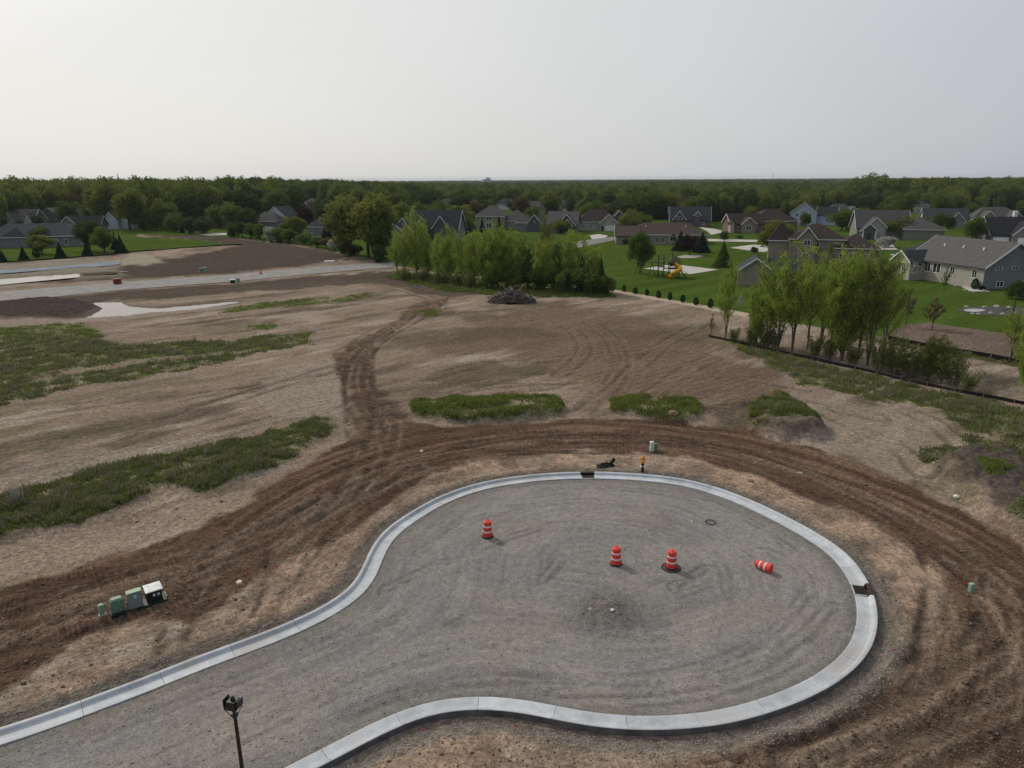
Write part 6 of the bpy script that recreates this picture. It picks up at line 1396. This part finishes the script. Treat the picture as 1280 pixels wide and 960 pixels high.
# the gardens at the right
for a in ((801, 341.5, 282, 33, 'full', 'leaf_mid', 'round headed tree with a straight stem left of the play set', 'tree'), (903, 334, 301, 27, 'spruce', 'leaf_mid', 'dense cone shaped evergreen right of the sport court', 'tree'), (862, 318.5, 291, 26, 'full', 'leaf_purple', 'dark purple tree in front of the brown roofed ranch', 'tree'),
          (850, 313.5, 288, 22, 'spruce', 'needles', 'dark spruce left of the purple tree', 'spruce'), (877, 315.5, 290, 24, 'spruce', 'needles', 'dark spruce right of the purple tree', 'spruce'), (965, 322, 269, 42, 'full', 'leaf_olive', 'light green round tree before the tall tan house', 'tree'),
          (906, 300, 288, 12, 'round', 'leaf_dark', 'small dark tree by the street above the cone evergreen', 'tree'), (1107, 309, 293, 25, 'round', 'blossom', 'greyish white blossoming tree left of the long ranch', 'tree'), (1120, 298, 270, 34, 'round', 'leaf_olive', 'olive tree in front of the columned porch house', 'tree'),
          (1150, 298, 271, 26, 'round', 'leaf_mid', 'green tree right of the olive tree at the columned porch', 'tree'), (1052, 288, 258, 32, 'round', 'leaf_mid', 'dark green tree between the tan house and the columned one', 'tree'), (1214, 305, 267, 30, 'full', 'leaf_mid', 'dense green tree above the ridge of the long ranch', 'tree'),
          (1184, 286, 267, 18, 'round', 'leaf_dark', 'small dark round tree left of the dense green one', 'tree'), (1212, 279, 254, 26, 'round', 'leaf_mid', 'tree behind the dense green one at the right', 'tree'), (1236, 272, 250, 22, 'round', 'leaf_dark', 'dark tree behind the garage with white doors', 'tree'),
          (1179, 369, 331, 15, 'sparse', 'leaf_mid', 'young tree with a mulch ring in front of the patio', 'tree'), (1274, 374, 345, 30, 'round', 'leaf_dark', 'dark leafy tree at the right edge beside the ranch gable', 'tree'), (1218, 361.3, 348, 9, 'arbor', 'arbor', 'left one of two clipped evergreens at the ranch corner', 'shrub'),
          (1224, 358, 347, 8.5, 'arbor', 'arbor', 'right one of two clipped evergreens at the ranch corner', 'shrub'), (1227, 363, 355.5, 10, 'shrub', 'leaf_purple', 'low dark red shrub at the ranch corner', 'shrub'), (1142, 352, 327, 18, 'sparse', 'blossom', 'small pale blossoming tree at the left end of the ranch', 'tree'),
          (924, 389, 367, 12, 'sparse', 'blossom', 'tiny white blossoming tree at the end of the stone strip', 'tree'), (786, 300, 262, 30, 'round', 'leaf_olive', 'round olive tree right of the white garage', 'tree'), (800, 290, 262, 26, 'round', 'leaf_mid', 'green tree behind the left end of the brown ranch', 'tree'),
          (770, 283, 249, 20, 'round', 'leaf_purple', 'dark red tree behind the white garage house', 'tree'), (756, 280, 252, 20, 'round', 'leaf_rust', 'brownish tree left of the dark red one', 'tree'), (728, 281, 250, 22, 'round', 'leaf_mid', 'green tree left of the white garage house', 'tree'),
          (778, 298, 274, 14, 'round', 'leaf_rust', 'small brownish street tree beside the white garage', 'tree'), (700, 292, 270, 22, 'round', 'leaf_olive', 'leafy tree between the twin gabled houses and the garage', 'tree'), (665, 288, 252, 22, 'round', 'leaf_mid', 'green tree between the twin gabled houses', 'tree'),
          (687, 268, 232, 30, 'full', 'leaf_olive', 'tall olive tree behind the twin gabled houses', 'tree'), (641, 264, 249, 18, 'round', 'leaf_dark', 'dark round tree behind the hip roofed house', 'tree'), (574, 294, 248, 36, 'full', 'leaf_olive', 'big round tree left of the hip roofed house', 'tree'),
          (556, 284, 250, 30, 'round', 'leaf_mid', 'tree behind the steep gables left of the big round one', 'tree'), (611, 272, 247, 20, 'round', 'leaf_mid', 'round tree right behind the hip roofed house', 'tree'), (603, 297, 272, 12, 'spruce', 'needles', 'dark conifer left of the arched bay', 'spruce'),
          (624, 297, 269, 14, 'spruce', 'needles', 'dark conifer right of the arched bay', 'spruce'), (586, 300, 268, 26, 'shrub', 'leaf_dark', 'dark bush below the hip roofed house', 'bush'), (502, 288, 246, 34, 'round', 'leaf_olive', 'olive tree right behind the big dense tree', 'tree'),
          (527, 281, 248, 30, 'round', 'leaf_mid', 'green tree behind the steep gabled house', 'tree'), (490, 300, 264, 26, 'round', 'leaf_mid', 'green tree at the left of the small gabled garage', 'tree'), (925, 298, 293.5, 12, 'shrub', 'leaf_dark', 'low dark shrub on the street lawn before the brick house', 'shrub'),
          (1006, 284, 264, 14, 'round', 'leaf_mid', 'small tree against the light blue house', 'tree'), (943, 318, 306, 12, 'shrub', 'leaf_dark', 'dark shrub beside the driveway of the tan house', 'shrub'), (1172, 288, 262, 14, 'round', 'leaf_mid', 'small tree between two roofs at the right', 'tree'),
          (815, 304, 299, 10, 'shrub', 'leaf_dark', 'dark low shrub by the ranch door', 'shrub'), (782, 306, 297, 10, 'shrub', 'leaf_dark', 'dark shrub at the left corner of the brown ranch', 'shrub'), (946, 286, 258, 44, 'round', 'leaf_olive', 'wide olive tree behind the brick house', 'tree')):
    if a[7] == 'tree' and a[0] == 946: continue
    ptree(*a[:7], cat=a[7], name={'tree': 'tree', 'spruce': 'spruce_tree', 'shrub': 'shrub', 'bush': 'bush'}[a[7]])

# ------------------------------------------------------------------ trees between and behind the houses, each one a tree
KL = [('round', 'leaf_mid', 'mid green tree'), ('round', 'leaf_dark', 'dark green tree'), ('round', 'leaf_olive', 'olive tree'), ('full', 'leaf_mid', 'broad green tree'), ('spruce', 'needles', 'dark conifer'), ('round', 'leaf_rust', 'brownish budding tree')]
fill = {}
made = 0; tries = 0; spots = []
while made < 195 and tries < 9000:
    tries += 1
    px = random.uniform(-10, 1290); b = random.uniform(258, 277) if random.random() < .84 else random.uniform(276, 286)
    if b > 276 and (160 < px < 300 or px < 60): continue
    x, y = at(px, b); D = math.hypot(x, y)
    if any(abs(x - q[0]) + abs(y - q[1]) < 7 for q in spots): continue
    k = random.choices(KL, (5, 5, 4, 3, 2, 1))[0]
    h = random.uniform(10, 15.5) if k[0] != 'spruce' else random.uniform(9, 13); w = h * (random.uniform(.75, 1.1) if k[0] != 'spruce' else .42)
    hw = w / 2 * FPX / D; tp = proj(x, y, h)[1]
    bad = False
    for hx_, hb, hhw, ht, hD in HOUSES:
        if abs(px - hx_) < hhw + hw * .8 and tp < hb and b > ht:
            if hD > D - 12 and random.random() < .60: bad = True; break
            if abs(hD - D) < 14 and abs(px - hx_) < hhw + hw: bad = True; break
    if bad: continue
    spots.append((x, y)); made += 1
    o = plant('tree' if k[0] != 'spruce' else 'spruce_tree', x, y, 0, h, w, k[0], k[1], k[2], 'tree', 'trees between and behind the houses')
    j = min(range(len(HOUSES)), key=lambda i: abs(HOUSES[i][0] - px) + .12 * abs(HOUSES[i][4] - D))
    rel = 'behind' if abs(HOUSES[j][0] - px) < HOUSES[j][2] and D > HOUSES[j][4] else ('in front of' if abs(HOUSES[j][0] - px) < HOUSES[j][2] else ('left of' if px < HOUSES[j][0] else 'right of'))
    fill.setdefault((k[2], rel, SHORT[j]), []).append((px, o))
for (kn, rel, sh), L_ in fill.items():
    L_.sort(key=lambda q: q[0])
    for i, (_, o) in enumerate(L_): o['label'] = ('%s %s the %s' % (kn, rel, sh)) if len(L_) == 1 else '%s %s from left, %s the %s' % (ORD[i], kn, rel, sh)

# ------------------------------------------------------------------ the woods: one mass to the horizon
def wood(name, P, H, Wd, leaf, kind='round'):
    """trees set on points by geometry nodes; too many and too far to count"""
    me = bpy.data.meshes.new(name); n = len(P)
    me.vertices.add(n); D = np.hypot(P[:, 0], P[:, 1]); z = -np.maximum(0, D - 700) ** 2 / 1.27e7
    me.vertices.foreach_set('co', np.c_[P, z - .3].astype(np.float32).ravel())
    a = me.attributes.new('sc', 'FLOAT_VECTOR', 'POINT'); a.data.foreach_set('vector', np.c_[Wd, Wd * rng.uniform(.85, 1.15, n), H].astype(np.float32).ravel())
    a = me.attributes.new('ro', 'FLOAT_VECTOR', 'POINT'); a.data.foreach_set('vector', np.c_[np.zeros(n), np.zeros(n), rng.uniform(0, 6.28, n)].astype(np.float32).ravel())
    a = me.attributes.new('pick', 'INT', 'POINT'); a.data.foreach_set('value', rng.integers(0, 3, n).astype(np.int32))
    o = link(name, me); tag(o, kind='stuff')
    g = bpy.data.node_groups.new('wood', 'GeometryNodeTree')
    g.interface.new_socket('Geometry', in_out='INPUT', socket_type='NodeSocketGeometry'); g.interface.new_socket('Geometry', in_out='OUTPUT', socket_type='NodeSocketGeometry')
    gi = g.nodes.new('NodeGroupInput'); go = g.nodes.new('NodeGroupOutput'); jn = g.nodes.new('GeometryNodeJoinGeometry')
    sc = g.nodes.new('GeometryNodeInputNamedAttribute'); sc.data_type = 'FLOAT_VECTOR'; sc.inputs[0].default_value = 'sc'
    ro = g.nodes.new('GeometryNodeInputNamedAttribute'); ro.data_type = 'FLOAT_VECTOR'; ro.inputs[0].default_value = 'ro'
    pk = g.nodes.new('GeometryNodeInputNamedAttribute'); pk.data_type = 'INT'; pk.inputs[0].default_value = 'pick'
    for i in range(3):
        src = next(q for q in COL.objects if q.type == 'MESH' and q.data == PROTO[kind][0][i] and q.material_slots[0].material == M[leaf] and q.parent and q.parent.type == 'EMPTY')
        oi = g.nodes.new('GeometryNodeObjectInfo'); oi.inputs['Object'].default_value = src; oi.inputs['As Instance'].default_value = True; oi.transform_space = 'ORIGINAL'
        ip = g.nodes.new('GeometryNodeInstanceOnPoints')
        cm = g.nodes.new('FunctionNodeCompare'); cm.data_type = 'INT'; cm.operation = 'EQUAL'
        ai = [s_ for s_ in cm.inputs if s_.type == 'INT']; g.links.new(pk.outputs[0], ai[0]); ai[1].default_value = i
        g.links.new(gi.outputs[0], ip.inputs['Points']); g.links.new(cm.outputs[0], ip.inputs['Selection']); g.links.new(oi.outputs['Geometry'], ip.inputs['Instance'])
        g.links.new(sc.outputs[0], ip.inputs['Scale']); g.links.new(ro.outputs[0], ip.inputs['Rotation']); g.links.new(ip.outputs[0], jn.inputs[0])
    g.links.new(jn.outputs[0], go.inputs[0])
    md = o.modifiers.new('wood', 'NODES'); md.node_group = g
    return o
for lf in ('leaf_mid', 'leaf_dark', 'leaf_olive'):                      # one tree of each crown stands in the row nearest the wood
    for i in range(3):
        x, y = at(180 + 28 * i + 90 * ('leaf_mid', 'leaf_dark', 'leaf_olive').index(lf), 251 + i)
        r = plant('tree', x, y, 0, 13, 12, 'round', lf, '%s tree from the left at the front of the left wood' % ORD[('leaf_mid', 'leaf_dark', 'leaf_olive').index(lf) * 3 + i], 'tree', 'trees at the front of the left wood'); c = r.children[0]; c.data = PROTO['round'][0][i]
def ring(n, d0, d1, a0, a1):
    d = np.sqrt(rng.uniform(d0 ** 2, d1 ** 2, n)); a = np.radians(rng.uniform(a0, a1, n)); return np.c_[d * np.sin(a), d * np.cos(a)]
def azim(P): return np.degrees(np.arctan2(P[:, 0], P[:, 1]))
Pn = np.r_[ring(6500, 470, 1050, -50, 50), ring(950, 385, 480, -50, 50)]
az_ = azim(Pn); D_ = np.hypot(Pn[:, 0], Pn[:, 1])
left = az_ < -6; right = az_ > 24.5
clear = (D_ < 620) & ~left & ~right & (fbm(Pn[:, 0] * .008, Pn[:, 1] * .008, 301, 3) < .42)
H_ = rng.uniform(9, 16.5, len(Pn)) + 5.0 * (fbm(Pn[:, 0] * .01, Pn[:, 1] * .01, 302, 3) - .5)
H_ = np.where(left, rng.uniform(19.5, 23.5, len(Pn)) + (fbm(az_ * .5, D_ * 0, 303, 2) - .5) * 2 - sstep(-16, -6, az_) * 5, H_)
H_ = np.where(right, rng.uniform(15, 20, len(Pn)), H_)
W_ = H_ * rng.uniform(.65, .95, len(Pn)); keep = ~clear & ~((D_ < 520) & (az_ > 22) & (az_ < 40))
for hx_, hb, hhw, ht, hD in HOUSES:
    pxs = 640 + FPX * Pn[:, 0] / (Pn[:, 1] * math.cos(R(PITCH)) + CAM_H * math.sin(R(PITCH)))
    keep &= ~((np.abs(pxs - hx_) < hhw + 7) & (D_ < hD + 16) & (hD > 300) & (D_ > hD - 160))
pk_ = fbm(Pn[:, 0] * .006, Pn[:, 1] * .006, 304, 3) + rng.uniform(-.22, .22, len(Pn))
for lf, k in (('leaf_dark', pk_ < .42), ('leaf_mid', (pk_ >= .42) & (pk_ < .56)), ('leaf_olive', pk_ >= .56)):
    k = k & keep
    wood('woodland', Pn[k], H_[k], W_[k], lf)
Pf = ring(9000, 1050, 3000, -48, 48); Hf = rng.uniform(9, 15.5, len(Pf)); Wf = rng.uniform(14, 26, len(Pf))
a3 = azim(Pf); Hf = np.where(a3 < -9, Hf + 5.5 * sstep(-9, -16, a3), Hf)
pk_ = rng.random(len(Pf))
for lf, k in (('leaf_dark', pk_ < .5), ('leaf_mid', pk_ >= .5)): wood('woodland', Pf[k], Hf[k], Wf[k], lf)
Pg = ring(6000, 3000, 9500, -46, 46); wood('woodland', Pg, rng.uniform(8, 15, len(Pg)), rng.uniform(50, 110, len(Pg)), 'leaf_dark')
# the tall wood at the right, its front rows
gR = 'tall trees forming the front of the right wood'
for i, px in enumerate(np.arange(1068, 1292, 6.2)):
    b = random.uniform(253, 259) - (4 if px < 1100 else 0); t_ = 216.5 + random.uniform(-1, 4) + (1.5 if px > 1105 else -1) + (2 if px > 1180 else 0)
    ptree(px, b, t_, random.uniform(17, 27), random.choice(('full', 'round')), random.choice(('leaf_olive', 'leaf_olive', 'leaf_mid')), '%s tall tree from the left in the front of the right wood' % ORD[i], 'tree', gR)
for i, px in enumerate(np.arange(1085, 1292, 9.5)):
    ptree(px + random.uniform(-3, 3), random.uniform(262, 266), random.uniform(236, 243), random.uniform(16, 24), 'round', random.choice(('leaf_mid', 'leaf_dark', 'leaf_olive')), '%s low tree from the left at the foot of the right wood' % ORD[i], 'tree', 'lower trees at the foot of the right wood')
x, y = at(152, 252); plant('spruce_tree', x, y, 0, height_to(x, y, 216.5), 7, 'spruce', 'needles', 'single conifer spire rising above the left wood', 'tree')

# ------------------------------------------------------------------ brush heap
x, y = at(640, 377.5); z = zat(x, y); r = empty('brush_heap', (x, y, z)); tag(r, 'heap of dead branches and stumps in front of the central belt', 'brush heap')
hm = MB(); n = 22; g = []
for j in range(10):
    for i in range(n):
        u, v_ = i / (n - 1) * 2 - 1, j / 9 * 2 - 1; e = max(0, 1 - u * u - v_ * v_ * .9)
        g.append((u * 4.4, v_ * 2.6, (e ** .7) * 1.9 * random.uniform(.75, 1.15) - .1))
hm.add(g, [(j * n + i, j * n + i + 1, j * n + n + i + 1, j * n + n + i) for j in range(9) for i in range(n - 1)]).build('soil_core', simple('heap_soil', (.05, .036, .028), .95, var=.4, scale=1.5), r)
for k in range(70):
    a = random.uniform(0, 6.28); q = random.random() ** .6; bx, by = q * 4.2 * math.cos(a), q * 2.3 * math.sin(a); L_ = random.uniform(.9, 2.6)
    bz = 1.9 * max(0, 1 - q * q) ** .7 + random.uniform(-.1, .2); az2 = random.uniform(0, 6.28); el = random.uniform(-.15, .75)
    d_ = Vector((math.cos(az2) * math.cos(el), math.sin(az2) * math.cos(el), math.sin(el)))
    p0 = Vector((bx, by, bz)); p1 = p0 + d_ * L_ * .5 + Vector((0, 0, random.uniform(-.1, .15))); p2 = p0 + d_ * L_
    MB().path([p0, p1, p2], [random.uniform(.05, .10), .05, .02], 5).build('branch', random.choice((M['deadwood'], M['deadwood'], M['bark_dark'], M['stone'])), r)
for k in range(6):
    p0 = Vector((-4.6 + k * .35, -.3 + random.uniform(-.5, .5), .3 + random.uniform(0, .5))); MB().path([p0, p0 + Vector((1.2, .2, .35)), p0 + Vector((2.3, .3, .45))], [.10, .09, .06], 6).build('branch', M['stone'], r)
x, y = at(520, 351.5); r = empty('log_heap', (x, y, zat(x, y))); tag(r, 'small dark heap of logs at the left foot of the central belt', 'log heap')
for k in range(8):
    p0 = Vector((random.uniform(-1.6, .2), random.uniform(-.5, .5), .15 + random.uniform(0, .5))); MB().path([p0, p0 + Vector((random.uniform(1, 2), random.uniform(-.5, .5), random.uniform(-.1, .4)))], [.12, .07], 6).build('log', M['bark_dark'], r)

# ------------------------------------------------------------------ rough grass and weeds
def tufts(name, n, x0, x1, y0, y1, mat, thr=.35, hgt=.26, dens=None, wid=.028):
    px = rng.uniform(x0, x1, n); py = rng.uniform(y0, y1, n); P = unproj(px, py)
    z, c, g, *_ = terrain(P[:, 0], P[:, 1]); k = rng.random(n) < sstep(thr - .15, thr + .45, g)
    cl = fbm(P[:, 0] * .9, P[:, 1] * .9, 501, 3); k &= rng.random(n) < .35 + .8 * sstep(.38, .6, cl)
    P = P[k]; z = z[k]; cl = cl[k]; D = np.hypot(P[:, 0], P[:, 1]); m = len(P); B = 3
    C = np.repeat(np.c_[P, z], B, 0); D = np.repeat(D, B); cl = np.repeat(cl, B); m *= B
    C[:, :2] += rng.normal(0, .07, (m, 2)) * (1 + D / 60)[:, None]
    h = hgt * rng.uniform(.5, 1.3, m) * (.6 + 1.0 * sstep(.35, .65, cl)) * (1 + D / 220); w = wid * (1 + D / 45) * rng.uniform(.7, 1.4, m)
    a = rng.uniform(0, 6.283, m); ln = rng.normal(0, .35, (m, 2)) * h[:, None]
    v = np.stack([C + np.c_[np.cos(a) * w, np.sin(a) * w, -np.full(m, .03)], C - np.c_[np.cos(a) * w, np.sin(a) * w, np.full(m, .03)], C + np.c_[ln, h]], 1).reshape(-1, 3)
    o = tri_obj(name, v, np.arange(m * 3).reshape(m, 3), M[mat], np.clip(rng.uniform(0, 1, m) * .7 + (cl - .5) * 1.5 + .1, 0, 1)); return tag(o, kind='stuff')
tufts('rough_grass', 110000, -30, 430, 518, 695, 'grass_blade', .32, .11)
tufts('rough_grass', 60000, -60, 570, 362, 510, 'grass_blade', .32, .11)
tufts('rough_grass', 44000, 500, 1035, 498, 556, 'grass_blade', .3, .15)
tufts('rough_grass', 100000, 890, 1320, 415, 680, 'grass_blade', .32, .11)
tufts('rough_grass', 14000, 480, 775, 338, 380, 'grass_blade', .30, .25)
tufts('dry_weeds', 26000, -30, 430, 420, 690, 'dry_blade', .30, .24, wid=.03)
tufts('dry_weeds', 14000, 890, 1320, 415, 600, 'dry_blade', .30, .24, wid=.03)
for px, py, lb in ((22, 634, 'pale dry reed clump in the grass strip at the left edge'), (219, 441, 'pale dry weed stalk in the upper grass strip'), (258, 574, 'thin pale weed stalk on the lower grass strip')):
    x, y = at(px, py); r = empty('dry_reeds', (x, y, zat(x, y))); tag(r, lb, 'dry weeds')
    big_ = 1.6 if px == 22 else .8; m = MB()
    for k in range(46 if px == 22 else 10):
        a = random.uniform(0, 6.28); q = random.uniform(0, .45) * big_ * .7; h = random.uniform(.5, 1.0) * big_
        b = Vector((math.cos(a) * q, math.sin(a) * q, -.05)); m.path([b, b + Vector((random.uniform(-.15, .15), random.uniform(-.15, .15), h))], [.018, .006], 3, False)
    tag(m.build('stalks', simple('reed', (.42, .39, .33), .9), r), kind='stuff')

# ------------------------------------------------------------------ haze
hz = MB().box(-12900, 12900, -12900, 12900, -14.0, 37.0).build('haze', None)
mh_ = bpy.data.materials.new('haze'); mh_.use_nodes = True; t = mh_.node_tree; t.nodes.clear()
pv = N(t, 'ShaderNodeVolumePrincipled'); pv.inputs['Color'].default_value = (.92, .95, 1, 1); pv.inputs['Density'].default_value = .00006
mo = N(t, 'ShaderNodeOutputMaterial'); t.links.new(pv.outputs[0], mo.inputs['Volume'])
hz.data.materials.append(mh_); tag(hz, kind='stuff')
